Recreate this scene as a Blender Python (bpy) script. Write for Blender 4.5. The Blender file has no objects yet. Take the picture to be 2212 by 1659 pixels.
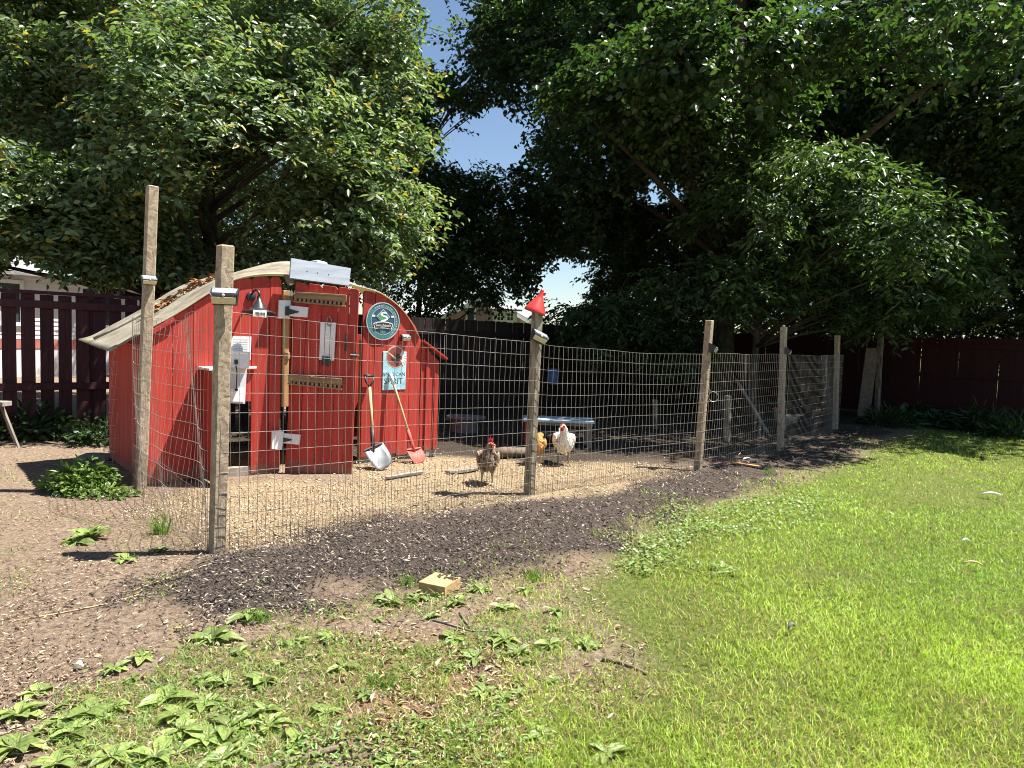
import bpy, bmesh, math, random
import numpy as np
from mathutils import Vector, Matrix

# ------------------------------------------------------------------ camera, sky, sun
sc = bpy.context.scene
col = sc.collection
CAM_H, F_PX, CX, CY = 1.40, 1475.0, 1106.0, 829.5          # picture measured on a 2212 x 1659 grid
cam_d = bpy.data.cameras.new("camera"); cam = bpy.data.objects.new("camera", cam_d); col.objects.link(cam)
cam_d.sensor_width = 36.0; cam_d.lens = 36.0 * F_PX / 2212.0; cam_d.clip_end = 2000; cam_d.clip_start = .05
CAM_M = Matrix.Rotation(math.radians(90 - 3.88), 3, 'X') @ Matrix.Rotation(math.radians(2.0), 3, 'Z')
cam.matrix_world = Matrix.Translation((0, 0, CAM_H)) @ CAM_M.to_4x4()
sc.camera = cam

SUN_AZ = math.atan2(.985, .17)          # clockwise from +Y
SUN_EL = math.radians(65)
SUN = Vector((math.sin(SUN_AZ) * math.cos(SUN_EL), math.cos(SUN_AZ) * math.cos(SUN_EL), math.sin(SUN_EL)))
w = bpy.data.worlds.new("World"); sc.world = w; w.use_nodes = True
nt = w.node_tree; sky = nt.nodes.new("ShaderNodeTexSky"); sky.sky_type = 'NISHITA'; sky.sun_disc = False
sky.sun_elevation = SUN_EL; sky.sun_rotation = SUN_AZ; sky.air_density = 1.0; sky.dust_density = .25; sky.ozone_density = 1.4
nt.links.new(sky.outputs[0], nt.nodes["Background"].inputs[0]); nt.nodes["Background"].inputs[1].default_value = .052
sd = bpy.data.lights.new("sun", 'SUN'); sd.energy = 5.0; sd.angle = math.radians(.5); sd.color = (1, .95, .87)
so = bpy.data.objects.new("sun", sd); col.objects.link(so)
so.rotation_euler = (-SUN).to_track_quat('-Z', 'Y').to_euler()
sc.view_settings.view_transform = 'Standard'; sc.view_settings.look = 'None'
sc.view_settings.exposure = 1.55; sc.view_settings.gamma = 1.0
sc.cycles.filter_width = 1.0; sc.cycles.max_bounces = 8; sc.cycles.transparent_max_bounces = 8

R = random.Random(7); RN = np.random.default_rng(11)

# ------------------------------------------------------------------ measuring helpers
def ray(x, y):
    return CAM_M @ Vector(((x - CX) / F_PX, -(y - CY) / F_PX, -1))
def G(x, y, z=0.0):
    d = ray(x, y); return Vector((0, 0, CAM_H)) + d * ((z - CAM_H) / d.z)
def D(x, y, dist):
    d = ray(x, y); return Vector((0, 0, CAM_H)) + d * (dist / d.y)
class Frame:
    """a vertical plane: origin o, along ax, up z, outward normal n"""
    def __init__(s, o, ang, tilt=0):
        s.o = Vector(o); s.ax = Vector((math.cos(ang), math.sin(ang), 0)); s.n = Vector((math.sin(ang), -math.cos(ang), 0)); s.up = Vector((0, 0, 1))
    def px(s, x, y, off=0.0):
        d = ray(x, y); c = Vector((0, 0, CAM_H)); o = s.o + s.n * off
        p = c + d * ((o - c).dot(s.n) / d.dot(s.n)) - s.o
        return (p.dot(s.ax), p.z)
    def w(s, a, z, off=0.0):
        return s.o + s.ax * a + s.up * z + s.n * off

# value noise
_tab = RN.random(4096)
def _h(i, j, k):
    return _tab[((i * 73856093) ^ (j * 19349663) ^ (k * 83492791)) & 4095]
def vnoise(p, scale=1.0):
    p = np.asarray(p, float) * scale
    if p.shape[1] == 2: p = np.hstack([p, np.zeros((len(p), 1))])
    i = np.floor(p).astype(np.int64); f = p - i; f = f * f * (3 - 2 * f); r = 0
    for dx in (0, 1):
        for dy in (0, 1):
            for dz in (0, 1):
                wgt = (f[:, 0] if dx else 1 - f[:, 0]) * (f[:, 1] if dy else 1 - f[:, 1]) * (f[:, 2] if dz else 1 - f[:, 2])
                r = r + wgt * _h(i[:, 0] + dx, i[:, 1] + dy, i[:, 2] + dz)
    return r
def unit(a):
    return a / np.maximum(np.linalg.norm(a, axis=1, keepdims=True), 1e-9)

# ------------------------------------------------------------------ materials
def mat(name, c1, c2=None, scale=(6, 6, 6), rough=.75, bump=0., spec=.3, rand=.0, metal=0., detail=6, dist=0., lo=.35, hi=.65, space='Object', bscale=None):
    m = bpy.data.materials.new(name); m.use_nodes = True; n = m.node_tree.nodes; l = m.node_tree.links
    b = n["Principled BSDF"]; b.inputs["Roughness"].default_value = rough; b.inputs["Metallic"].default_value = metal
    b.inputs["Specular IOR Level"].default_value = spec
    if c2 is None: c2 = tuple(x * .85 for x in c1)
    tc = n.new("ShaderNodeTexCoord"); mp = n.new("ShaderNodeMapping"); mp.inputs["Scale"].default_value = scale
    l.new(tc.outputs[space], mp.inputs[0])
    no = n.new("ShaderNodeTexNoise"); no.inputs["Detail"].default_value = detail; no.inputs["Distortion"].default_value = dist; no.inputs["Scale"].default_value = 1
    oi = n.new("ShaderNodeObjectInfo")
    ad = n.new("ShaderNodeVectorMath"); ad.operation = 'ADD'; cb = n.new("ShaderNodeCombineXYZ")
    mu = n.new("ShaderNodeMath"); mu.operation = 'MULTIPLY'; mu.inputs[1].default_value = 37
    l.new(oi.outputs["Random"], mu.inputs[0]); l.new(mu.outputs[0], cb.inputs[0]); l.new(mu.outputs[0], cb.inputs[2])
    l.new(mp.outputs[0], ad.inputs[0]); l.new(cb.outputs[0], ad.inputs[1]); l.new(ad.outputs[0], no.inputs[0])
    rp = n.new("ShaderNodeValToRGB"); rp.color_ramp.elements[0].position = lo; rp.color_ramp.elements[1].position = hi
    rp.color_ramp.elements[0].color = (*c1, 1); rp.color_ramp.elements[1].color = (*c2, 1)
    l.new(no.outputs[0], rp.inputs[0])
    out = rp.outputs[0]
    if rand:
        hs = n.new("ShaderNodeHueSaturation"); mr = n.new("ShaderNodeMapRange")
        mr.inputs[3].default_value = 1 - rand; mr.inputs[4].default_value = 1 + rand
        l.new(oi.outputs["Random"], mr.inputs[0]); l.new(mr.outputs[0], hs.inputs["Value"]); l.new(out, hs.inputs["Color"]); out = hs.outputs[0]
    l.new(out, b.inputs["Base Color"])
    if bump:
        bp = n.new("ShaderNodeBump"); bp.inputs["Strength"].default_value = 1; bp.inputs["Distance"].default_value = bump
        l.new(no.outputs[0], bp.inputs["Height"]); l.new(bp.outputs[0], b.inputs["Normal"])
    return m
def attr_mat(name, rough=.8, spec=.2, trans=0., tcol=(1, 1, 1), bump=0):
    m = bpy.data.materials.new(name); m.use_nodes = True; n = m.node_tree.nodes; l = m.node_tree.links
    b = n["Principled BSDF"]; b.inputs["Roughness"].default_value = rough; b.inputs["Specular IOR Level"].default_value = spec
    a = n.new("ShaderNodeAttribute"); a.attribute_name = "col"; l.new(a.outputs["Color"], b.inputs["Base Color"])
    if trans:
        t = n.new("ShaderNodeBsdfTranslucent"); mx = n.new("ShaderNodeMixShader"); mx.inputs[0].default_value = trans
        mc = n.new("ShaderNodeMix"); mc.data_type = 'RGBA'; mc.blend_type = 'MULTIPLY'; mc.inputs[0].default_value = 1
        l.new(a.outputs["Color"], mc.inputs[6]); mc.inputs[7].default_value = (*tcol, 1)
        l.new(mc.outputs[2], t.inputs[0]); l.new(b.outputs[0], mx.inputs[1]); l.new(t.outputs[0], mx.inputs[2])
        l.new(mx.outputs[0], n["Material Output"].inputs[0])
    return m
M = {}
M['red'] = mat('red_barn_paint', (.46, .048, .032), (.30, .029, .022), (26, 26, 1.6), .6, .006, .3, .14, lo=.3, hi=.75)
M['redh'] = mat('red_trim_paint', (.40, .045, .035), (.28, .025, .022), (3, 3, 26), .6, .003, .3, .08)
M['fence'] = mat('dark_red_stain', (.060, .018, .020), (.036, .012, .014), (24, 24, 2), .7, .004, .25, .16)
M['fence2'] = mat('shade_darkened_red_paint', (.038, .0065, .0075), (.026, .005, .006), (10, 10, 2), .65, .003, .25, .08)  # red paint darkened in colour in place of foliage shade
M['shadefence'] = mat('shade_darkened_boards', (.034, .021, .019), (.019, .013, .012), (24, 24, 2), .8, .004, .2, .2)  # near-black tone puts the shade on the back fence into the colour
M['post'] = mat('weathered_post_wood', (.42, .34, .24), (.19, .14, .10), (26, 26, 20), .85, .006, .15, .12, dist=1.0, lo=.36, hi=.74)
M['postgrey'] = mat('grey_weathered_post', (.34, .29, .21), (.12, .095, .07), (24, 24, 6), .85, .006, .15, .12)
M['wood'] = mat('bare_lumber', (.46, .29, .13), (.34, .19, .08), (30, 30, 2.5), .7, .002, .25, .1)
M['woodh'] = mat('weathered_trim_wood', (.34, .25, .15), (.22, .15, .09), (2.5, 2.5, 34), .75, .002, .25, .1)
M['block'] = mat('fresh_cut_lumber', (.46, .32, .165), (.28, .17, .08), (9, 30, 30), .8, .002, .2, .0, lo=.3, hi=.75)
M['greywood'] = mat('silver_grey_wood', (.30, .27, .23), (.19, .165, .14), (20, 20, 3), .85, .003, .2, .12)
M['white'] = mat('white_paint', (.80, .80, .80), (.70, .70, .70), (12, 12, 12), .5, .001, .4, .03)
M['plank'] = mat('pale_grey_painted_plank', (.24, .275, .32), (.175, .205, .245), (3, 3, 22), .5, .001, .4)
M['paper'] = mat('paper', (.80, .79, .78), (.74, .73, .73), (5, 5, 5), .7)
M['plastic'] = mat('grey_white_plastic', (.58, .60, .62), (.5, .52, .54), (4, 4, 4), .35, 0, .5)
M['black'] = mat('black_metal', (.018, .018, .02), (.03, .03, .03), (20, 20, 20), .45, 0, .5)
M['dark'] = mat('dark_green_enamel', (.018, .026, .030), (.03, .035, .04), (20, 20, 20), .35, 0, .5)
M['wire'] = mat('galvanised_wire', (.44, .41, .37), (.26, .22, .18), (9, 9, 9), .45, 0, .5, .1, .25)
M['solar'] = mat('solar_panel_sky_tint', (.35, .40, .50), (.25, .30, .40), (40, 40, 40), .18, 0, .6)  # pale blue-grey base colour carries the sky's reflection
M['cream'] = mat('light_diffuser', (.62, .57, .36), (.55, .50, .32), (40, 40, 40), .3, 0, .5)
M['roof'] = mat('yellowed_fibreglass', (.38, .355, .285), (.16, .135, .10), (5, 5, 5), .5, .0, .4, lo=.38, hi=.75)
M['redplastic'] = mat('red_plastic', (.62, .045, .04), (.52, .035, .03), (6, 6, 6), .35, 0, .5)
M['blue'] = mat('blue_plastic', (.12, .24, .55), (.09, .19, .46), (6, 6, 6), .4, 0, .5)
M['steel'] = mat('worn_steel', (.34, .35, .36), (.22, .22, .22), (9, 9, 9), .4, 0, .5, 0, .5)
M['ash'] = mat('tool_handle_wood', (.55, .40, .22), (.42, .28, .14), (30, 30, 4), .6)
M['bark'] = mat('tree_bark', (.095, .075, .058), (.045, .036, .03), (14, 14, 3), .9, .02, .1)
M['stone'] = mat('grey_stone', (.19, .187, .183), (.11, .11, .11), (14, 14, 14), .85, .006)
M['log'] = mat('dead_wood', (.20, .155, .11), (.11, .085, .06), (20, 20, 20), .9, .004)
M['leaf'] = attr_mat('tree_leaf', .40, .42, .32, (1.7, 1.9, .75))
M['weed'] = attr_mat('weed_leaf', .42, .45, .28, (1.6, 1.8, .8))
M['grass'] = attr_mat('grass_blade', .5, .35, .38, (1.4, 1.5, .8))
M['chip'] = attr_mat('chips', .8, .25)

def wear(m, mud_h=.22):
    # faded streaks in the paint, and mud splashed up from the ground (ragged, own shape)
    n = m.node_tree.nodes; l = m.node_tree.links; b = n["Principled BSDF"]; src = b.inputs["Base Color"].links[0].from_socket; tc = n.new("ShaderNodeTexCoord")
    mp = n.new("ShaderNodeMapping"); mp.inputs["Scale"].default_value = (55, 55, 3.5); l.new(tc.outputs["Object"], mp.inputs[0]); no = n.new("ShaderNodeTexNoise"); no.inputs["Scale"].default_value = 1; no.inputs["Detail"].default_value = 5; l.new(mp.outputs[0], no.inputs[0])
    r1 = n.new("ShaderNodeValToRGB"); r1.color_ramp.elements[0].position = .60; r1.color_ramp.elements[1].position = .76; l.new(no.outputs[0], r1.inputs[0])
    def mix(f, a, c):
        k = n.new("ShaderNodeMix"); k.data_type = 'RGBA'; l.new(f, k.inputs[0]); l.new(a, k.inputs[6]); k.inputs[7].default_value = (*c, 1); return k.outputs[2]
    def mth(op, a, v):
        k = n.new("ShaderNodeMath"); k.operation = op; l.new(a, k.inputs[0])
        if isinstance(v, float): k.inputs[1].default_value = v
        else: l.new(v, k.inputs[1])
        return k.outputs[0]
    c = mix(mth('MULTIPLY', r1.outputs[0], .55), src, (.50, .17, .12))
    sx = n.new("ShaderNodeSeparateXYZ"); l.new(tc.outputs["Object"], sx.inputs[0]); n2 = n.new("ShaderNodeTexNoise"); n2.inputs["Scale"].default_value = 22; n2.inputs["Detail"].default_value = 6; l.new(tc.outputs["Object"], n2.inputs[0])
    hgt = n.new("ShaderNodeMapRange"); hgt.inputs[1].default_value = mud_h; hgt.inputs[2].default_value = .0; l.new(sx.outputs[2], hgt.inputs[0]); q = mth('ADD', mth('MULTIPLY', hgt.outputs[0], .45), n2.outputs[0]); r2 = n.new("ShaderNodeValToRGB"); r2.color_ramp.elements[0].position = .68; r2.color_ramp.elements[1].position = .86; l.new(q, r2.inputs[0])
    l.new(mix(mth('MULTIPLY', r2.outputs[0], .75), c, (.19, .125, .085)), b.inputs["Base Color"])
wear(M['red'])

# ------------------------------------------------------------------ mesh helpers
ORG = {}
class MB:
    def __init__(s): s.v = []; s.f = []
    def add(s, vs, fs):
        o = len(s.v); s.v += [tuple(p) for p in vs]; s.f += [tuple(i + o for i in f) for f in fs]; return s
    def box(s, c, ax, ay, az, hx, hy, hz):
        c = Vector(c); vs = [c + ax * (sx * hx) + ay * (sy * hy) + az * (sz * hz) for sz in (-1, 1) for sy in (-1, 1) for sx in (-1, 1)]
        return s.add(vs, [(0, 2, 3, 1), (4, 5, 7, 6), (0, 1, 5, 4), (2, 6, 7, 3), (0, 4, 6, 2), (1, 3, 7, 5)])
    def abox(s, x0, x1, y0, y1, z0, z1):
        return s.box(((x0 + x1) / 2, (y0 + y1) / 2, (z0 + z1) / 2), Vector((1, 0, 0)), Vector((0, 1, 0)), Vector((0, 0, 1)), (x1 - x0) / 2, (y1 - y0) / 2, (z1 - z0) / 2)
    def prism(s, pts, d):
        """pts: list of Vectors (planar polygon), d: extrude vector"""
        n = len(pts); vs = [Vector(p) for p in pts] + [Vector(p) + d for p in pts]
        nn = sum(((vs[i] - vs[0]).cross(vs[(i + 1) % n] - vs[0]) for i in range(1, n - 1)), Vector())
        fl = nn.dot(d) > 0
        fs = [tuple(range(n))[::-1] if fl else tuple(range(n)), tuple(range(n, 2 * n)) if fl else tuple(range(n, 2 * n))[::-1]]
        for i in range(n):
            j = (i + 1) % n; fs.append((i, j, n + j, n + i) if fl else (j, i, n + i, n + j))
        return s.add(vs, fs)
    def tube(s, path, rad, sides=6, cap=True):
        path = [Vector(p) for p in path]; n = len(path)
        if not hasattr(rad, '__len__'): rad = [rad] * n
        t0 = (path[1] - path[0]).normalized(); a = t0.orthogonal().normalized(); vs = []
        for i, p in enumerate(path):
            t = (path[min(i + 1, n - 1)] - path[max(i - 1, 0)]).normalized()
            a = (a - t * a.dot(t)); a = a.normalized() if a.length > 1e-6 else t.orthogonal().normalized(); b = t.cross(a)
            for k in range(sides):
                an = 2 * math.pi * k / sides; vs.append(p + (a * math.cos(an) + b * math.sin(an)) * rad[i])
        fs = []
        for i in range(n - 1):
            for k in range(sides):
                k2 = (k + 1) % sides; fs.append((i * sides + k, i * sides + k2, (i + 1) * sides + k2, (i + 1) * sides + k))
        if cap: fs.append(tuple(range(sides))[::-1]); fs.append(tuple(range((n - 1) * sides, n * sides)))
        return s.add(vs, fs)
    def lathe(s, prof, o, axis, sides=24, a0=None):
        o = Vector(o); z = Vector(axis).normalized(); x = z.orthogonal().normalized() if a0 is None else a0; y = z.cross(x); vs = []; fs = []
        for r, h in prof:
            for k in range(sides):
                an = 2 * math.pi * k / sides; vs.append(o + z * h + (x * math.cos(an) + y * math.sin(an)) * r)
        for i in range(len(prof) - 1):
            for k in range(sides):
                k2 = (k + 1) % sides; fs.append((i * sides + k, i * sides + k2, (i + 1) * sides + k2, (i + 1) * sides + k))
        return s.add(vs, fs)
    def loft(s, rings, n=12, cap=True):
        """rings: (center, right, up, rx, rz)"""
        vs = []; fs = []
        for c, a, b, ra, rb in rings:
            for k in range(n):
                an = 2 * math.pi * k / n; vs.append(Vector(c) + a * (math.cos(an) * ra) + b * (math.sin(an) * rb))
        for i in range(len(rings) - 1):
            for k in range(n):
                k2 = (k + 1) % n; fs.append((i * n + k, i * n + k2, (i + 1) * n + k2, (i + 1) * n + k))
        if cap: fs.append(tuple(range(n))[::-1]); fs.append(tuple(range((len(rings) - 1) * n, len(rings) * n)))
        return s.add(vs, fs)
    def sphere(s, c, r, sc_=(1, 1, 1), seg=10, ring=6):
        c = Vector(c); prof = []
        vs = []; fs = []
        for i in range(ring + 1):
            th = math.pi * i / ring
            for k in range(seg):
                ph = 2 * math.pi * k / seg; vs.append(c + Vector((math.sin(th) * math.cos(ph) * sc_[0], math.sin(th) * math.sin(ph) * sc_[1], math.cos(th) * sc_[2])) * r)
        for i in range(ring):
            for k in range(seg):
                k2 = (k + 1) % seg; fs.append((i * seg + k, (i + 1) * seg + k, (i + 1) * seg + k2, i * seg + k2))
        return s.add(vs, fs)

def mesh_of(name, mb, m, smooth=False, off=None):
    me = bpy.data.meshes.new(name); off = off or Vector()
    me.from_pydata([(p[0] - off[0], p[1] - off[1], p[2] - off[2]) for p in mb.v], [], mb.f)
    if m is not None: me.materials.append(m)
    me.validate()
    if smooth: me.polygons.foreach_set("use_smooth", [True] * len(me.polygons))
    me.update(); return me
def tag(o, label=None, cat=None, group=None, kind=None):
    if label: o['label'] = label
    if cat: o['category'] = cat
    if group: o['group'] = group
    if kind: o['kind'] = kind
    return o
def thing(name, loc, label, cat, group=None):
    o = bpy.data.objects.new(name, None); col.objects.link(o); o.location = loc; o.empty_display_size = .1
    ORG[o.name] = Vector(loc); return tag(o, label, cat, group)
def obj(name, mb, m, parent=None, smooth=False, bev=0, kind=None, label=None, sub=0, loc=None):
    """world-space geometry -> one mesh object; under a parent the coordinates become local"""
    off = ORG.get(parent.name, Vector()) if parent else (Vector(loc) if loc is not None else Vector())
    me = mesh_of(name, mb, m, smooth, off); o = bpy.data.objects.new(name, me); col.objects.link(o)
    if parent: o.parent = parent; ORG[o.name] = off
    else: o.location = off
    if bev:
        b = o.modifiers.new('bevel', 'BEVEL'); b.width = bev; b.segments = 1; b.limit_method = 'ANGLE'
    if sub:
        b = o.modifiers.new('smooth', 'SUBSURF'); b.levels = sub; b.render_levels = sub
    if kind: o['kind'] = kind
    if label: o['label'] = label
    return o
def np_mesh(name, V, faces_per, nv, m, colr=None, smooth=False, quads=True, parent=None, kind=None, off=None):
    """V: (N*nv,3); faces_per: list of index tuples of ONE unit (all quads or all tris)"""
    N = len(V) // nv; fp = np.array(faces_per); k = fp.shape[1]
    if off is None: off = ORG.get(parent.name, Vector()) if parent else Vector()
    V = V - np.array(off)
    idx = (fp[None] + (np.arange(N) * nv)[:, None, None]).reshape(-1)
    me = bpy.data.meshes.new(name); me.vertices.add(len(V)); me.vertices.foreach_set("co", V.astype(np.float32).ravel())
    nf = N * len(fp); me.loops.add(nf * k); me.loops.foreach_set("vertex_index", idx.astype(np.int32))
    me.polygons.add(nf); me.polygons.foreach_set("loop_start", (np.arange(nf) * k).astype(np.int32))
    if colr is not None:
        a = me.attributes.new("col", 'FLOAT_COLOR', 'POINT')
        c = np.ones((len(V), 4), np.float32); c[:, :3] = np.repeat(colr, nv, axis=0); a.data.foreach_set("color", c.ravel())
    me.update(calc_edges=True)
    if smooth: me.polygons.foreach_set("use_smooth", np.ones(nf, bool))
    me.materials.append(m); o = bpy.data.objects.new(name, me); col.objects.link(o)
    if parent: o.parent = parent; ORG[o.name] = Vector(off)
    else: o.location = off
    if kind: o['kind'] = kind
    return o
def leaf_verts(P, A, N, L, W, fold=.18, curl=.25):
    """P base, A axis, N normal -> six-vertex folded leaf (two quads)"""
    A = unit(A); N = unit(N - A * np.sum(A * N, 1, keepdims=True)); S = np.cross(A, N); L = L[:, None]; W = W[:, None]
    b = P; t = P + A * L - N * L * curl * .5
    l1 = P + A * L * .30 + S * W * .46 + N * W * fold; l2 = P + A * L * .66 + S * W * .40 + N * (W * fold - L * curl * .15)
    r1 = P + A * L * .30 - S * W * .46 + N * W * fold; r2 = P + A * L * .66 - S * W * .40 + N * (W * fold - L * curl * .15)
    return np.stack([b, l1, l2, t, r2, r1], 1).reshape(-1, 3)
LEAF_F = [(0, 3, 2, 1), (0, 5, 4, 3)]
def seg_tubes(P0, P1, R0, R1, sides=3):
    d = unit(P1 - P0); a = unit(np.cross(d, np.where(np.abs(d[:, 2:3]) < .9, [[0, 0, 1.]], [[1., 0, 0]]))); b = np.cross(d, a); vs = []
    for P, Rr in ((P0, R0), (P1, R1)):
        for k in range(sides):
            an = 2 * math.pi * k / sides; vs.append(P + (a * math.cos(an) + b * math.sin(an)) * Rr[:, None])
    return np.stack(vs, 1).reshape(-1, 3), [(k, (k + 1) % sides, sides + (k + 1) % sides, sides + k) for k in range(sides)]
def text_geo(txt, size, align='CENTER'):
    cu = bpy.data.curves.new('lettering', 'FONT'); cu.body = txt; cu.size = size; cu.align_x = align; cu.align_y = 'CENTER'; cu.resolution_u = 3
    o = bpy.data.objects.new('lettering', cu); col.objects.link(o); dg = bpy.context.evaluated_depsgraph_get(); dg.update()
    me = bpy.data.meshes.new_from_object(o.evaluated_get(dg)); vs = [v.co.copy() for v in me.vertices]; fs = [tuple(p.vertices) for p in me.polygons]
    bpy.data.objects.remove(o); bpy.data.curves.remove(cu); bpy.data.meshes.remove(me); return vs, fs

Z = Vector((0, 0, 1))
YA = math.radians(42.5); U = Vector((math.cos(YA), math.sin(YA), 0)); VV = Vector((-math.sin(YA), math.cos(YA), 0))

# ------------------------------------------------------------------ ground
def poly_px(pts): return np.array([G(*p)[:2] for p in pts])
def sdist(P, poly):
    """signed distance, positive inside"""
    d = np.full(len(P), 1e9); ins = np.zeros(len(P), bool); n = len(poly)
    for i in range(n):
        a = poly[i]; b = poly[(i + 1) % n]; e = b - a; t = np.clip(((P - a) @ e) / (e @ e), 0, 1)
        d = np.minimum(d, np.linalg.norm(P - a - t[:, None] * e, axis=1))
        c = ((a[1] > P[:, 1]) != (b[1] > P[:, 1])); xx = (b[0] - a[0]) * (P[:, 1] - a[1]) / (b[1] - a[1] + 1e-12) + a[0]; ins ^= c & (P[:, 0] < xx)
    return np.where(ins, d, -d)
MULCH = poly_px([(300, 1300), (400, 1240), (480, 1200), (560, 1185), (700, 1150), (950, 1108), (1140, 1085), (1250, 1082), (1500, 1022), (1690, 975), (1800, 930), (1900, 905), (1960, 915), (1880, 960), (1830, 990), (1740, 1015), (1640, 1055), (1540, 1085), (1430, 1125), (1330, 1180), (1230, 1215), (1130, 1235), (1000, 1250), (900, 1258), (800, 1275), (700, 1290), (600, 1322), (480, 1335), (380, 1330)])
STRAW = poly_px([(330, 1085), (420, 1050), (480, 1046), (620, 1042), (760, 1046), (770, 1006), (860, 1000), (930, 985), (1000, 985), (1090, 990), (1180, 1005), (1300, 1000), (1420, 1010), (1490, 1022), (1400, 1045), (1250, 1080), (1140, 1083), (950, 1108), (700, 1150), (560, 1186), (490, 1198), (400, 1130)])
LAWN = poly_px([(1985, 925), (1900, 955), (1850, 980), (1800, 1000), (1700, 1030), (1560, 1070), (1430, 1112), (1340, 1170), (1260, 1215), (1215, 1270), (1230, 1340), (1290, 1410), (1290, 1480), (1150, 1540), (1010, 1580), (900, 1620), (830, 1700), (700, 2000), (3200, 2000), (3200, 1150), (2500, 960), (2200, 925)])
CLOVER = poly_px([(1420, 1122), (1560, 1080), (1720, 1050), (1810, 1040), (1900, 1100), (1800, 1140), (1640, 1150), (1520, 1200), (1380, 1240), (1330, 1230)])
LITTER = poly_px([(690, 1400), (850, 1390), (1000, 1420), (1050, 1500), (990, 1560), (860, 1600), (760, 1590), (680, 1520)])
WEEDY = poly_px([(560, 1340), (760, 1300), (900, 1275), (1060, 1260), (1250, 1225), (1350, 1260), (1320, 1420), (1280, 1500), (1000, 1600), (700, 1700), (300, 1700), (-300, 1700), (-300, 1520), (100, 1500), (300, 1420), (430, 1370)])
def wob(P, a=.12, s=2.2): return (vnoise(P, s) - .5) * 2 * a + (vnoise(P + 31.7, s * 3.7) - .5) * a
def sm(x, a, b): t = np.clip((x - a) / (b - a), 0, 1); return t * t * (3 - 2 * t)
def gz(P):
    P = np.asarray(P, float).reshape(-1, 2)
    near = sm(-np.abs(P[:, 0]), -14, -9) * sm(-P[:, 1], -24, -18)
    z = (vnoise(P, 1.3) - .5) * .035 + (vnoise(P + 9, 4.) - .5) * .016
    z = z + sm(sdist(P, MULCH), -.15, .35) * .025 + sm(sdist(P, STRAW), -.2, .3) * .012
    z = z + (vnoise(P + 50, 2.4) - .5) * .05 * sm(sdist(P, STRAW), 0, .35) + (vnoise(P + 60, 5.) - .5) * .03 * sm(sdist(P, MULCH), 0, .3)
    return z * near
def gzz(x, y): return float(gz([[x, y]])[0])
def axis(lo, hi, step, far):
    g = 1.28; a = list(np.arange(lo, hi + 1e-6, step)); s = step
    while a[-1] < far: s *= g; a.append(a[-1] + s)
    s = step
    while a[0] > -far: s *= g; a.insert(0, a[0] - s)
    return np.array(a)
gx = axis(-8, 11, .07, 500); gy = axis(1.0, 17, .07, 500)
XX, YY = np.meshgrid(gx, gy); GP = np.stack([XX.ravel(), YY.ravel()], 1); gzv = gz(GP)
nx, ny = len(gx), len(gy); me = bpy.data.meshes.new("ground"); me.vertices.add(nx * ny)
me.vertices.foreach_set("co", np.column_stack([GP, gzv]).astype(np.float32).ravel())
ii = (np.arange(ny - 1)[:, None] * nx + np.arange(nx - 1)[None]).ravel(); q = np.stack([ii, ii + 1, ii + nx + 1, ii + nx], 1).ravel()
me.loops.add(len(q)); me.loops.foreach_set("vertex_index", q.astype(np.int32)); me.polygons.add(len(ii)); me.polygons.foreach_set("loop_start", (np.arange(len(ii)) * 4).astype(np.int32))
me.update(calc_edges=True); me.polygons.foreach_set("use_smooth", np.ones(len(ii), bool))
wb = wob(GP)
m_mul = sm(sdist(GP, MULCH) + wob(GP, .17, 3.0), -.20, .14); m_str = sm(sdist(GP, STRAW) + wb * .7, -.15, .15); m_law = sm(sdist(GP, LAWN) + wb * 1.4, -.2, .3)
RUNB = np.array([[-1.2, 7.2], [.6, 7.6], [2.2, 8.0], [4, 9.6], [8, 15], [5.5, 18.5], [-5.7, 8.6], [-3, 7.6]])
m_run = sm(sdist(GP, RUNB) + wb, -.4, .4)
far = np.maximum(sm(np.abs(GP[:, 0]), 11, 20), sm(GP[:, 1], 20, 30)); m_law = np.maximum(m_law, far)
at = me.attributes.new("mask", 'FLOAT_COLOR', 'POINT'); at.data.foreach_set("color", np.column_stack([m_mul, m_str, m_law, np.ones(len(GP))]).astype(np.float32).ravel())
at = me.attributes.new("mask2", 'FLOAT_COLOR', 'POINT'); at.data.foreach_set("color", np.column_stack([m_run, sm(sdist(GP, LITTER) + wb, -.2, .2), sm(sdist(GP, WEEDY) + wb, -.2, .3), np.ones(len(GP))]).astype(np.float32).ravel())
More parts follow.
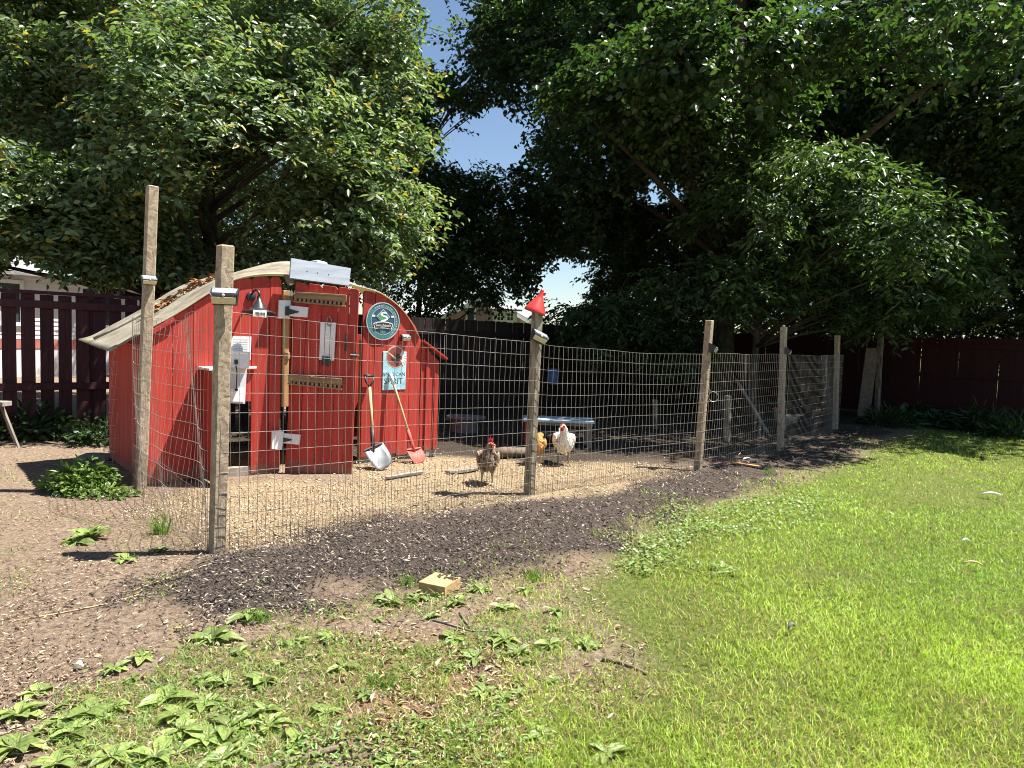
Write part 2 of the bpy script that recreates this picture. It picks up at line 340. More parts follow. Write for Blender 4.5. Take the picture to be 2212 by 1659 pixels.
def ground_mat():
    m = bpy.data.materials.new('yard_soil'); m.use_nodes = True; n = m.node_tree.nodes; l = m.node_tree.links; b = n["Principled BSDF"]
    b.inputs["Roughness"].default_value = .95; b.inputs["Specular IOR Level"].default_value = .1
    tc = n.new("ShaderNodeTexCoord")
    def noise(s, d=8, r=.6):
        k = n.new("ShaderNodeTexNoise"); k.inputs["Scale"].default_value = s; k.inputs["Detail"].default_value = d; k.inputs["Roughness"].default_value = r; l.new(tc.outputs["Object"], k.inputs[0]); return k
    def ramp(src, *st):
        r = n.new("ShaderNodeValToRGB"); e = r.color_ramp.elements
        while len(e) < len(st): e.new(.5)
        for i, (p, c) in enumerate(st): e[i].position = p; e[i].color = (*c, 1)
        l.new(src, r.inputs[0]); return r.outputs[0]
    def mix(f, a, bb):
        k = n.new("ShaderNodeMix"); k.data_type = 'RGBA'; l.new(f, k.inputs[0]); l.new(a, k.inputs[6]); l.new(bb, k.inputs[7]); return k.outputs[2]
    n1 = noise(34, 10, .7); n2 = noise(3, 5); n3 = noise(90, 6, .7)
    dirt = ramp(n1.outputs[0], (.30, (.105, .076, .054)), (.5, (.235, .172, .122)), (.70, (.37, .285, .205)))
    mul = ramp(n3.outputs[0], (.33, (.025, .020, .017)), (.52, (.08, .062, .051)), (.72, (.22, .175, .14)))
    strw = ramp(n3.outputs[0], (.30, (.13, .09, .055)), (.5, (.32, .24, .145)), (.72, (.50, .40, .26)))
    law = ramp(n1.outputs[0], (.32, (.06, .075, .02)), (.55, (.13, .16, .04)), (.75, (.22, .21, .08)))
    run = ramp(n1.outputs[0], (.30, (.022, .018, .014)), (.55, (.06, .047, .036)), (.75, (.12, .097, .072)))  # dark run soil, darkened further to carry the shade over the run
    lit = ramp(n3.outputs[0], (.30, (.09, .05, .03)), (.5, (.24, .15, .09)), (.72, (.40, .29, .18)))
    a1 = n.new("ShaderNodeAttribute"); a1.attribute_name = "mask"; s1 = n.new("ShaderNodeSeparateColor"); l.new(a1.outputs[0], s1.inputs[0])
    a2 = n.new("ShaderNodeAttribute"); a2.attribute_name = "mask2"; s2 = n.new("ShaderNodeSeparateColor"); l.new(a2.outputs[0], s2.inputs[0])
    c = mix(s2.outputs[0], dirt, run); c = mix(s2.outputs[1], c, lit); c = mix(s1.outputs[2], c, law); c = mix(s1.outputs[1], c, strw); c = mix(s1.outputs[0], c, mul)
    l.new(c, b.inputs["Base Color"])
    bp = n.new("ShaderNodeBump"); bp.inputs["Strength"].default_value = 1; bp.inputs["Distance"].default_value = .04
    l.new(n1.outputs[0], bp.inputs["Height"]); l.new(bp.outputs[0], b.inputs["Normal"]); return m
me.materials.append(ground_mat()); go = bpy.data.objects.new("ground", me); col.objects.link(go); go['kind'] = 'structure'

# ------------------------------------------------------------------ chicken coop
C0 = G(318, 1050); C0.z = 0
W = Frame(C0, math.radians(41)); VW = -W.n
coop = thing('chicken_coop', C0, 'red board chicken coop with arched yellowed roof and a door ajar', 'coop')
def S(x, y, off=0): return W.px(x, y, off)[0]
FT = sorted([W.px(*p) for p in [(300, 726), (327, 708), (370, 686), (415, 660), (462, 630), (507, 606), (542, 599), (580, 597), (619, 600), (700, 606), (782, 627), (817, 632), (857, 659), (885, 690), (899, 710), (908, 738)]])
fs_, fz_ = np.array([p[0] for p in FT]), np.array([p[1] for p in FT])
def top(s): return float(np.interp(s, fs_, fz_))
def wall_board(s0, s1, zb, parent, ear=.03, off=0., th=.02, fz=None, name='board', m='red'):
    fz = fz or top; s0 += .002; s1 -= .002; e = min(ear, (s1 - s0) * .25)
    pts = [(s0, zb), (s1, zb), (s1, fz(s1) - ear), (s1 - e, fz(s1 - e))] + [(s0 + (s1 - s0) * .5, fz((s0 + s1) / 2))] + [(s0 + e, fz(s0 + e)), (s0, fz(s0) - ear)]
    mb = MB(); mb.prism([W.w(a, z, off) for a, z in pts], W.n * th)
    return obj(name, mb, M[m], parent, bev=.003)
seam = [0, S(371, 820), S(416, 820), S(460, 850), S(482, 950), S(543, 620), S(582, 620), S(607, 620)]
pop_top = W.px(505, 868)[1]
for i in range(7):
    wall_board(seam[i], seam[i + 1], pop_top if i == 4 else .02 + R.uniform(-.01, .02), coop, ear=.0 if i < 3 else .03, off=R.uniform(-.003, .003))
mb = MB(); mb.prism([W.w(a, z, .001) for a, z in ((seam[4], .02), (seam[4] + .02, .02), (seam[4] + .02, pop_top), (seam[4], pop_top))], W.n * .018)
sr = list(np.linspace(S(783, 650), S(907, 742), 6))
for i in range(5): wall_board(sr[i], sr[i + 1], .05 + R.uniform(-.01, .03), coop, ear=.02 if i == 0 else 0, off=R.uniform(-.004, .004))
se0, se1 = S(910, 745), S(946, 800)
def top2(s): return float(np.interp(s, [se0, se1], [W.px(912, 741)[1], W.px(946, 781)[1]]))
for i in range(4):
    a = se0 + (se1 - se0) * i / 4; wall_board(a, a + (se1 - se0) / 4, .08, coop, ear=0, off=-.012 + .016 * (i % 2), fz=top2)
mb = MB(); p0 = W.w(*W.px(906, 734), .04); p1 = W.w(*W.px(963, 777), .04); mb.box((p0 + p1) / 2 - W.n * .02, (p1 - p0).normalized(), W.n, (p1 - p0).normalized().cross(W.n), (p1 - p0).length / 2 - .02, .05, .009)
obj('side_roof_board', mb, M['redh'], coop, bev=.003)
# red rake trim at the left corner, bare studs
mb = MB(); p0 = W.w(*W.px(329, 715), .035); p1 = W.w(*W.px(369, 692), .035); mb.box((p0 + p1) / 2, (p1 - p0).normalized(), W.n, (p1 - p0).normalized().cross(W.n), (p1 - p0).length / 2 + .02, .02, .02)
obj('rake_trim', mb, M['redh'], coop, bev=.003)
CD = 1.45
# side wall (left) boards, running back
side_h = W.px(300, 730)[1] - .06
nb = 9
for i in range(nb):
    a = CD * i / nb + .003; b = CD * (i + 1) / nb - .003; o = W.w(-.0, 0, -.02)
    mb = MB(); mb.prism([o + VW * a + Z * .03, o + VW * b + Z * .03, o + VW * b + Z * (side_h + R.uniform(-.01, .01)), o + VW * a + Z * side_h], -W.ax * .02); obj('side_board', mb, M['red'], coop, bev=.002)
# right side wall and partial back wall (gaps let daylight in)
sE = se1
for i in range(9):
    a = CD * i / 9 + .003; b = CD * (i + 1) / 9 - .003; o = W.w(sE, 0, -.02)
    mb = MB(); mb.prism([o + VW * a + Z * .08, o + VW * b + Z * .08, o + VW * b + Z * top2(se1), o + VW * a + Z * top2(se1)], W.ax * .02); obj('side_board', mb, M['red'], coop, bev=.002)
nbk = 16
for i in range(nbk):
    a = sE * i / nbk; b = sE * (i + 1) / nbk
    if 3 <= i <= 9: zlo = .9
    else: zlo = .05
    zt = max(.95, top(min(max((a + b) / 2, fs_[0]), fs_[-1])) - .03) if (a + b) / 2 < fs_[-1] else top2(se1)
    mb = MB(); mb.prism([W.w(a + .004, zlo, -CD), W.w(b - .004, zlo, -CD), W.w(b - .004, zt, -CD), W.w(a + .004, zt, -CD)], -W.n * .02); obj('back_board', mb, M['red'], coop, bev=.002)
for s, off in ((.05, -.06), (.05, -CD + .06), (sE - .05, -CD + .06), (sE - .06, -.06), (S(604, 700), -.05), (S(789, 700), -.05)):
    mb = MB(); mb.box(W.w(s, .5, off), W.ax, W.n, Z, .022, .04, .5 if s < .1 or s > sE - .1 else .82); obj('stud', mb, M['wood'], coop, bev=.003)
# base sill
mb = MB(); mb.box(W.w(S(520, 1035), .045, -.03), W.ax, W.n, Z, .35, .035, .045); obj('sill_beam', mb, M['greywood'], coop, bev=.004)
mb = MB(); mb.box(W.w((sr[0] + sE) / 2, .05, -.03), W.ax, W.n, Z, (sE - sr[0]) / 2, .03, .05); obj('sill_beam', mb, M['greywood'], coop, bev=.004)
# hinge jamb of bare wood
js, jz = W.px(617, 878); mb = MB(); mb.box(W.w(S(616, 760) , (jz + 1.78) / 2, .0), W.ax, W.n, Z, .032, .02, (1.78 - jz) / 2); obj('door_jamb', mb, M['wood'], coop, bev=.003)
js2 = W.px(618, 768); mb = MB(); mb.box(W.w(S(616, 770), js2[1], .028), W.ax, W.n, Z, .034, .008, .03); obj('jamb_block', mb, M['wood'], coop, bev=.002)
mb = MB(); mb.box(W.w(S(627, 640), W.px(627, 650)[1], -.01), W.ax, W.n, Z, .02, .03, .09); mb.box(W.w(S(624, 600), W.px(624, 603)[1], .0), (W.ax + Z * .5).normalized(), W.n, (Z - W.ax * .5).normalized(), .03, .03, .06); obj('header_block', mb, M['greywood'], coop, bev=.003)
# roof: corrugated sheet
fr = sorted([W.px(*p, .05) for p in [(238, 758), (285, 731), (327, 707), (370, 685), (415, 657), (462, 626), (507, 602), (545, 594), (582, 591), (619, 592), (660, 597), (700, 602), (745, 610), (782, 621), (820, 630), (857, 655), (885, 686), (907, 730)]])
rr = sorted([W.px(*p, -CD) for p in [(187, 733), (262, 692), (335, 652), (384, 627), (436, 611), (466, 604), (507, 588), (582, 567), (627, 563), (690, 578), (745, 606), (790, 628), (818, 650), (850, 700)]])
ns = 60; s_g = np.linspace(fr[0][0], fr[-1][0], ns)
def smo(z):
    for _ in range(3): z = np.concatenate([[z[0]], (z[:-2] + 2 * z[1:-1] + z[2:]) / 4, [z[-1]]])
    return z
zf = smo(np.interp(s_g, [p[0] for p in fr], [p[1] for p in fr])); zr = smo(np.interp(s_g, [p[0] for p in rr], [p[1] for p in rr])); zr = np.maximum(zr, zf + .015)
nd = 96; mb = MB(); vs = []; fcs = []
for j in range(nd + 1):
    t = j / nd; off = .05 - t * (CD + .05)
    for i in range(ns):
        dz = (zf[min(i + 1, ns - 1)] - zf[max(i - 1, 0)]); ds = (s_g[min(i + 1, ns - 1)] - s_g[max(i - 1, 0)]); L = math.hypot(dz, ds)
        cw = .011 * math.sin(2 * math.pi * t * 19); tt = t ** 1.2
        vs.append(W.w(s_g[i] - dz / L * cw, zf[i] * (1 - tt) + zr[i] * tt + ds / L * cw, off))
for j in range(nd):
    for i in range(ns - 1): fcs.append((j * ns + i, j * ns + i + 1, (j + 1) * ns + i + 1, (j + 1) * ns + i))
mb.add(vs, fcs); ro = obj('roof', mb, M['roof'], coop, smooth=True)
sdm = ro.modifiers.new('thickness', 'SOLIDIFY'); sdm.thickness = .004
m = M['roof']; n = m.node_tree.nodes; l = m.node_tree.links; t = n.new("ShaderNodeBsdfTranslucent"); t.inputs[0].default_value = (.75, .66, .42, 1); mx = n.new("ShaderNodeMixShader"); mx.inputs[0].default_value = .35
l.new(n["Principled BSDF"].outputs[0], mx.inputs[1]); l.new(t.outputs[0], mx.inputs[2]); l.new(mx.outputs[0], n["Material Output"].inputs[0])
def roofz(s, t): tt = t ** 1.2; return float(np.interp(s, s_g, zf) * (1 - tt) + np.interp(s, s_g, zr) * tt)
# a rafter strip on the roof holding back leaves, and the leaves
mb = MB(); path = [W.w(s, roofz(s, .62) + .03, .05 - .62 * (CD + .05)) for s in np.linspace(-.25, 1.0, 8)]; mb.tube(path, .014, 6); obj('roof_batten', mb, M['greywood'], ro, smooth=True)
k = 100; ss = RN.uniform(.15, .9, k); tt = RN.normal(.5, .045, k); P = np.array([W.w(a, roofz(a, b) + .025 + R.random() * .03, .05 - b * (CD + .05)) for a, b in zip(ss, tt)])
A = unit(RN.normal(size=(k, 3)) * [1, 1, .4]); N_ = unit(RN.normal(size=(k, 3)) * .5 + [0, 0, 1]); cc = np.array([(.28, .12, .04), (.20, .09, .035), (.34, .20, .09)])[RN.integers(0, 3, k)]
lv = np_mesh('dry_leaves', leaf_verts(P, A, N_, RN.uniform(.05, .09, k), RN.uniform(.03, .055, k)), LEAF_F, 6, M['chip'], cc, parent=ro, kind='stuff')

# pop hole surround: projecting red cheek, white capped shelf, automatic door unit
pv = thing('pop_hole_porch', W.w(S(462, 1030), 0, .02), 'red plywood porch panel with white cap board beside the pop hole', 'porch')
pa, pz = W.px(452, 800, .2)
o = W.w(pa, 0, .023); mb = MB(); mb.prism([o + Z * .03, o + W.n * .36 + Z * .03, o + W.n * .30 + Z * pz, o + Z * pz], W.ax * .02); obj('cheek_panel', mb, M['red'], pv, bev=.003)
e0 = o + W.n * .365 + Z * .02; e1 = o + W.n * .305 + Z * (pz); mb = MB(); mb.box((e0 + e1) / 2, (e1 - e0).normalized(), W.ax, (e1 - e0).normalized().cross(W.ax), (e1 - e0).length / 2, .018, .008); obj('edge_strip', mb, M['greywood'], pv, bev=.002)
cs0, cs1 = S(441, 797, .15), S(552, 800, .02)
mb = MB(); mb.prism([W.w(pa - .04, pz + .004, .024), W.w(cs1, pz + .004, .024), W.w(cs1, pz + .004, .05), W.w(pa + .09, pz + .004, .09), W.w(pa + .06, pz + .004, .32), W.w(pa - .04, pz + .004, .32)], Z * .022); obj('cap_board', mb, M['white'], pv, bev=.003)
au = thing('automatic_coop_door', W.w(S(512, 870), 0, .03), 'grey and white automatic pop door unit with black hanging cable', 'pop door')
def panel(parent, name, quad, off, th, m, bev=.003, fr_=None):
    fr_ = fr_ or W; mb = MB(); mb.prism([fr_.w(*fr_.px(x, y, off), off) for x, y in quad], fr_.n * th); return obj(name, mb, M[m], parent, bev=bev)
panel(au, 'rail_plate', [(492, 792), (531, 792), (527, 872), (488, 870)], .051, .03, 'plastic')
bx = panel(au, 'control_box', [(496, 756), (535, 760), (531, 795), (493, 793)], .055, .08, 'white', .006)
mb = MB(); c = W.w(*W.px(510, 782, .14), .14); mb.box(c, W.ax, W.n, Z, .014, .012, .022); obj('cable_gland', mb, M['black'], bx, bev=.002)
mb = MB(); mb.tube([W.w(*W.px(510, 790, .145), .145), W.w(*W.px(512, 805, .14), .14), W.w(*W.px(511, 830, .12), .12), W.w(*W.px(511, 838, .11), .11)], .005, 5); mb.sphere(W.w(*W.px(511, 842, .11), .11), .014); obj('cable', mb, M['black'], bx, smooth=True)
panel(au, 'sliding_panel', [(491, 838), (528, 840), (526, 868), (489, 867)], .082, .008, 'white', .001)
sg = thing('paper_notice', W.w(S(518, 750), W.px(518, 775)[1], .024), 'white laminated sheet pinned on the coop wall above pop door', 'notice')
panel(sg, 'sheet', [(482, 725), (543, 727), (541, 777), (480, 774)], .024, .003, 'paper', 0)
mb = MB()
for yy in range(732, 772, 5): mb.prism([W.w(*W.px(x, y, .0285), .0285) for x, y in ((503, yy), (535, yy + .9), (535, yy + 1.7), (503, yy + .8))], W.n * .0005)
obj('printed_lines', mb, mat('faint_ink', (.5, .45, .52)), sg)

# ------------------------------------------------------------------ coop door (ajar)
hb = W.w(S(617, 1029), 0, .035); DF = Frame(hb, math.radians(3))
door = thing('coop_door', hb, 'sagging red plank door hanging ajar on the coop', 'door')
tops = [639, 667, 699, 733, 757, 777]; TL, TR, BL, BR = (639, 609), (777, 625), (615, 1029), (760, 1046)
def lerp(a, b, t): return (a[0] + (b[0] - a[0]) * t, a[1] + (b[1] - a[1]) * t)
for i in range(5):
    t0 = (tops[i] - 639) / 138; t1 = (tops[i + 1] - 639) / 138
    a, b, c, d = lerp(BL, BR, t0), lerp(BL, BR, t1), lerp(TL, TR, t1), lerp(TL, TR, t0)
    pa_, pb_, pc_, pd_ = [DF.px(*p) for p in (a, b, c, d)]; g = .0025; e = .028 if i < 3 else .015
    jig = R.uniform(-.012, .012); pts = [(pa_[0] + g, pa_[1] + jig), (pb_[0] - g, pb_[1] + jig), (pc_[0] - g, pc_[1] - e), (pc_[0] - g - e, pc_[1]), (pd_[0] + g + e * .3, pd_[1]), (pd_[0] + g, pd_[1] - e * .3)]
    mb = MB(); mb.prism([DF.w(x, z, R.uniform(0, .002)) for x, z in pts], DF.n * .02); obj('door_board', mb, M['red'], door, bev=.003)
for quad, nm in (([(637, 631), (749, 638), (747, 664), (635, 653)], 0), ([(624, 810), (740, 818), (739, 842), (622, 830)], 1)):
    q = [Vector((*DF.px(x, y, .03), 0)) for x, y in quad]
    def qp(u_, v_): p = (q[0] * (1 - u_) + q[1] * u_) * (1 - v_) + (q[3] * (1 - u_) + q[2] * u_) * v_; return p
    rl = thing('slotted_rail', DF.w(qp(.5, 1).x, qp(.5, 1).y, .024), ('upper slotted wooden rail screwed across top of red door', 'lower slotted wooden rail fixed across middle of red door')[nm], 'wooden rail')
    def strip(v0, v1, th, off, name):
        mb = MB(); mb.prism([DF.w(p.x, p.y, off) for p in (qp(0, v0), qp(1, v0), qp(1, v1), qp(0, v1))], DF.n * th); return obj(name, mb, M['woodh'], rl, bev=.002)
    strip(0, .58, .022, .0245, 'rail_board'); strip(.0, .14, .05, .0245, 'top_ledge').location.z += .003; strip(.86, 1, .03, .0245, 'bottom_strip')
    for k in range(12):
        u0 = (k + .15) / 12; u1 = u0 + .045
        mb = MB(); mb.prism([DF.w(p.x, p.y, .0245) for p in (qp(u0, .585), qp(u1, .585), qp(u1, .855), qp(u0, .855))], DF.n * .026); obj('divider', mb, M['woodh'], rl)
# hinges
for nm, sq, rc, tri in ((0, [(601, 648), (626, 649), (623, 688), (599, 688)], [(627, 660), (667, 664), (665, 686), (626, 683)], [(617, 662), (625, 661), (625, 667), (646, 673), (645, 675), (625, 680), (624, 682), (616, 681)]),
                        (1, [(586, 930), (611, 931), (607, 971), (584, 969)], [(611, 935), (650, 938), (648, 960), (609, 956)], [(603, 940), (610, 939), (610, 945), (631, 949), (631, 951), (609, 956), (608, 959), (602, 958)])):
    h = thing('strap_hinge', W.w(*W.px(*sq[2], .02), .02), ('white hinge block with black strap near the top of coop door', 'white hinge block with black strap near the bottom of coop door')[nm], 'hinge')
    panel(h, 'wall_block', sq, .024 + (.03 if nm else .01), .03, 'white'); panel(h, 'door_block', rc, .0235, .03, 'white', fr_=DF)
    panel(h, 'strap', tri, .056, .008, 'black', .001, fr_=DF)
# grey plank leaning over the door head
gp = thing('grey_plank', W.w(S(690, 620), 1.78, .08), 'pale grey painted plank fixed above the coop door', 'plank')
q4 = [(627, 559), (756, 581), (752, 619), (624, 602)]; P4 = [W.w(*W.px(x, y, o_), o_) for (x, y), o_ in zip(q4, (.10, .10, .16, .16))]
mb = MB(); nn = (P4[1] - P4[0]).cross(P4[3] - P4[0]).normalized(); nn = nn if nn.dot(W.n) > 0 else -nn; mb.prism(P4, nn * .022); obj('board', mb, M['plank'], gp, bev=.002)
for x, y in ((660, 583), (682, 587), (706, 594)):
    t = (x - 626) / 128; c = P4[0].lerp(P4[1], t).lerp(P4[3].lerp(P4[2], t), .55) + nn * .022; mb = MB(); mb.lathe([(.0, .002), (.006, .002), (.006, -.004)], c, nn, 8); obj('screw', mb, M['black'], gp)
cp = W.w(*W.px(697, 575, -.35), -.35)
wc = thing('roof_cap', cp - Z * .03, 'white plastic vent cap on coop roof behind the grey plank', 'vent cap'); mb = MB()
mb.prism([cp + W.ax * a + Z * z for a, z in ((-.10, -.1), (.11, -.1), (.05, .045), (-.06, .06))], -W.n * .16); obj('cap', mb, M['white'], wc, bev=.006)
# white slat board, clip, latch on door
sl = thing('white_slat_board', DF.w(*DF.px(705, 778, .022), .022), 'white board hanging by a hook on the red door', 'board')
for a, b in ((0, .31), (.34, .65), (.68, 1)):
    qq = [(693, 696), (726, 697), (722, 779), (690, 777)]; q = [lerp(qq[0], qq[1], a), lerp(qq[0], qq[1], b), lerp(qq[3], qq[2], b), lerp(qq[3], qq[2], a)]; panel(sl, 'slat', q, .0225, .014, 'white', .002, DF)
panel(sl, 'black_clip', [(696, 769), (714, 770), (713, 790), (695, 788)], .038, .02, 'black', .004, DF)
c = DF.w(*DF.px(711, 694, .045), .045); mb = MB(); mb.tube([c + DF.ax * (.022 * math.sin(t)) + Z * (.045 * math.cos(t)) for t in np.linspace(0, 2 * math.pi, 13)], .005, 5, False); obj('carabiner', mb, M['steel'], sl, smooth=True)
lt = thing('door_latch', DF.w(*DF.px(770, 772, .022), .022), 'black slide bolt latch on free edge of the red door', 'latch')
panel(lt, 'plate', [(760, 762), (773, 763), (773, 772), (759, 771)], .0225, .015, 'black', .002, DF); mb = MB(); mb.tube([DF.w(*DF.px(757, 766, .045), .045), DF.w(*DF.px(776, 768, .045), .045)], .007, 6); obj('bolt', mb, M['steel'], lt)
hk = panel(door, 'handle', [(746, 722), (752, 722), (750, 758), (744, 758)], .0222, .004, 'black', .001, DF)
mb = MB(); mb.tube([DF.w(*DF.px(749, 725, .024), .024), DF.w(*DF.px(749, 727, .05), .05), DF.w(*DF.px(747, 752, .05), .05), DF.w(*DF.px(747, 754, .024), .024)], .007, 6); obj('grip', mb, M['black'], hk, smooth=True)

# ------------------------------------------------------------------ barn lamp
lc = W.w(*W.px(559, 678, .24), .24); lamp = thing('barn_lamp', W.w(*W.px(566, 626, .02), .02), 'dark gooseneck barn lamp with price tag on the coop front', 'lamp')
tl = (Z + W.n * -.12 + W.ax * .05).normalized()
mb = MB(); mb.lathe([(.148, .0), (.15, .006), (.145, .014), (.10, .028), (.062, .048), (.055, .08), (.045, .085), (.044, .10), (.03, .105), (.03, .125), (.018, .13), (.018, .16)], lc, tl, 28); mb.lathe([(.148, .0), (.098, .022), (.06, .044), (.0, .05)], lc, tl, 28); obj('shade', mb, M['dark'], lamp, smooth=True)
mb = MB(); tp = lc + tl * .155; mb.tube([tp, tp + Z * .04, tp + Z * .07 - W.n * .05, tp + Z * .06 - W.n * .14, tp + Z * .02 - W.n * .2 + Z * .0, tp + Z * .01 - W.n * .225], .011, 8); obj('gooseneck', mb, M['dark'], lamp, smooth=True)
mb = MB(); cb_ = tp + Z * .01; cb_ = cb_ - W.n * ((cb_ - W.o).dot(W.n) - .022); mb.lathe([(.0, .02), (.04, .016), (.045, .0), (.0, 0)], cb_, W.n, 16); obj('wall_plate', mb, M['dark'], lamp, smooth=True)
mb = MB(); mb.sphere(lc + tl * .02, .028, seg=10, ring=8); obj('bulb', mb, M['cream'], lamp, smooth=True)
tg = panel(lamp, 'price_tag', [(547, 669), (576, 672), (575, 686), (546, 683)], .24 + .15, .003, 'white', 0)
mb = MB()
for k in range(9):
    x = 551 + k * 2.5; mb.prism([W.w(*W.px(a, b, .394), .394) for a, b in ((x, 673 + (x - 547) * .1), (x + 1 + (k % 3) * .3, 673 + (x - 547) * .1), (x + 1 + (k % 3) * .3, 681 + (x - 547) * .1), (x, 681 + (x - 547) * .1))], W.n * .001)
obj('barcode', mb, M['black'], tg)

# ------------------------------------------------------------------ round brewery sign
rc_s, rc_z = W.px(827, 694, .03); RC = W.w(rc_s, rc_z, .023); rs = thing('round_sign', RC - Z * .2, 'round dark blue brewery sign with green mountains and S curve', 'sign')
def disc(parent, name, r0, r1, off, th, m, zc=0, sides=40, a0=0, a1=2 * math.pi):
    mb = MB(); o = RC + Z * zc
    if r0 == 0: mb.prism([o + W.n * off + (W.ax * math.cos(a) + Z * math.sin(a)) * r1 for a in np.linspace(a0, a1, sides, endpoint=False)], W.n * th)
    else: mb.lathe([(r0, off), (r1, off), (r1, off + th), (r0, off + th), (r0, off)], o, W.n, sides, W.ax)
    return obj(name, mb, m, parent)
m_navy = mat('sign_navy', (.035, .085, .16), (.03, .07, .13), (8, 8, 8), .3, 0, .5); m_teal = mat('sign_teal', (.05, .20, .19), (.04, .16, .17), (8, 8, 8), .3, 0, .5); m_sil = mat('sign_silver', (.42, .48, .52), (.35, .4, .44), (8, 8, 8), .3, 0, .5)
m_grn = mat('sign_green', (.10, .30, .13), (.08, .25, .11), (8, 8, 8), .3, 0, .5); m_wht = mat('sign_white', (.75, .80, .80), None, (8, 8, 8), .35, 0, .5)
RS = .200
disc(rs, 'face', 0, RS, 0, .010, m_navy); disc(rs, 'rim', RS * .96, RS * 1.01, .0, .016, m_sil); disc(rs, 'inner_ring', RS * .70, RS * .73, .0105, .002, m_sil); disc(rs, 'band', RS * .74, RS * .93, .0105, .001, m_teal)
def flat(parent, name, pts, off, th, m, sc_=RS, o=None):
    mb = MB(); mb.prism([(o or RC) + W.ax * (x * sc_) + Z * (y * sc_) + W.n * off for x, y in pts], W.n * th); return obj(name, mb, m, parent)
flat(rs, 'diamond', [(0, .66), (.42, .25), (0, -.16), (-.42, .25)], .0125, .002, m_sil); flat(rs, 'diamond_sky', [(0, .60), (.36, .25), (0, -.10), (-.36, .25)], .0147, .0008, m_navy)
flat(rs, 'mountain', [(-.36, .25), (-.12, .46), (.1, .30), (.2, .38), (.36, .25), (0, -.10)], .0157, .0006, m_grn)
cv = [(.20, .44), (.0, .47), (-.16, .38), (-.02, .29), (.2, .24), (.26, .13), (.06, .05), (-.12, .0)]; mb = MB()
for w0 in range(len(cv) - 1):
    a, b = Vector(cv[w0]), Vector(cv[w0 + 1]); d = (b - a).normalized(); nrm = Vector((-d.y, d.x)) * .045; pts = [a + nrm, b + nrm, b - nrm, a - nrm]; mb.prism([RC + W.ax * (p.x * RS) + Z * (p.y * RS) + W.n * (.0165 + .0001 * w0) for p in pts], W.n * .0006)
obj('river_curve', mb, m_wht, rs)
flat(rs, 'banner', [(-.60, -.12), (-.3, -.03), (.0, 0.0), (.3, -.03), (.60, -.12), (.52, -.42), (.0, -.34), (-.52, -.42)], .018, .001, m_wht); flat(rs, 'banner_face', [(-.56, -.15), (-.3, -.08), (.0, -.05), (.3, -.08), (.56, -.15), (.48, -.38), (.0, -.31), (-.48, -.38)], .0192, .0008, M['black'])
def put_text(parent, txt, size, o, m, off, ax=None, up=None, name='lettering'):
    vs, fs = text_geo(txt, size); mb = MB(); ax = ax or W.ax; up = up or Z; mb.add([o + ax * v.x + up * v.y + W.n * off for v in vs], fs); return obj(name, mb, m, parent)
put_text(rs, "Switchback", .042, RC - Z * RS * .22, m_wht, .0205)
mb = MB()
for txt, a0, r_, sg_ in (("TWENTIETH", 125, .83, -1), ("ANNIVERSARY", 38, .83, -1)):
    for k, ch in enumerate(txt):
        an = math.radians(a0 - k * 9.2); vs, fs = text_geo(ch, .027); rd = W.ax * math.cos(an) + Z * math.sin(an); tx = W.ax * math.sin(an) - Z * math.cos(an); mb.add([RC + rd * (RS * r_) + tx * v.x + rd * v.y + W.n * .0125 for v in vs], fs)
obj('ring_lettering', mb, m_wht, rs)
for x in (-.58, .58): flat(rs, 'small_plaque', [(x - .09, .22), (x + .09, .22), (x + .09, .32), (x - .09, .32)], .0125, .001, m_wht)
flat(rs, 'crest', [(-.2, -.5), (.2, -.5), (.14, -.66), (0, -.7), (-.14, -.66)], .0125, .001, m_teal)

# ------------------------------------------------------------------ pale blue tin sign
q = [W.px(*p, .03) for p in ((827, 759), (878, 760), (875, 841), (825, 843))]
ts = thing('tin_sign', W.w(*W.px(850, 843, .023), .023), 'pale blue tin sign with red disc reading AMERICAN SPIRIT', 'sign')
m_sky = mat('sign_sky_blue', (.22, .50, .62), (.50, .68, .74), (14, 14, 14), .35, 0, .5); panel(ts, 'plate', [(827, 759), (878, 760), (875, 841), (825, 843)], .023, .008, None or 'plank').data.materials[0] = m_sky
s0, z0 = W.px(855, 771, .03); RC = W.w(s0, z0, .023); m_rd = mat('sign_dull_red', (.34, .07, .06), (.28, .05, .05), (9, 9, 9), .35, 0, .5); m_dk = mat('sign_dark_print', (.035, .025, .03), None, (9, 9, 9), .35, 0, .5); m_cr = mat('sign_cream', (.62, .50, .32), None, (9, 9, 9), .35, 0, .5)
disc(ts, 'disc_rim', 0, .118, .0, .0095, m_cr); disc(ts, 'red_disc', 0, .108, .0, .0105, m_rd)
fl = lambda nm, pts, off, m_: flat(ts, nm, pts, off, .0007, m_, .118)
fl('profile_print', [(.05, .35), (.3, .3), (.42, .05), (.40, -.35), (.28, -.78), (.05, -.88), (-.02, -.55), (-.12, -.42), (-.08, -.3), (-.2, -.22), (-.08, -.1), (-.05, .15)], .0108, m_dk)
fl('pipe_print', [(-.98, .42), (-.9, .5), (.0, -.06), (-.08, -.18)], .0117, m_cr); fl('hand_print', [(-.6, .02), (-.2, -.25), (-.1, -.5), (-.35, -.3)], .0126, m_dk)
for k in range(7):
    an = math.radians(62 - k * 19); a = Vector((.35, -.1)); d = Vector((math.cos(an), math.sin(an))); nrm = Vector((-d.y, d.x)); fl('feather_print', [tuple(a + d * .28 - nrm * .06), tuple(a + d * .7 - nrm * .085), tuple(a + d * .84), tuple(a + d * .7 + nrm * .085), tuple(a + d * .28 + nrm * .06)], .0117 + .0001 * k, m_wht)
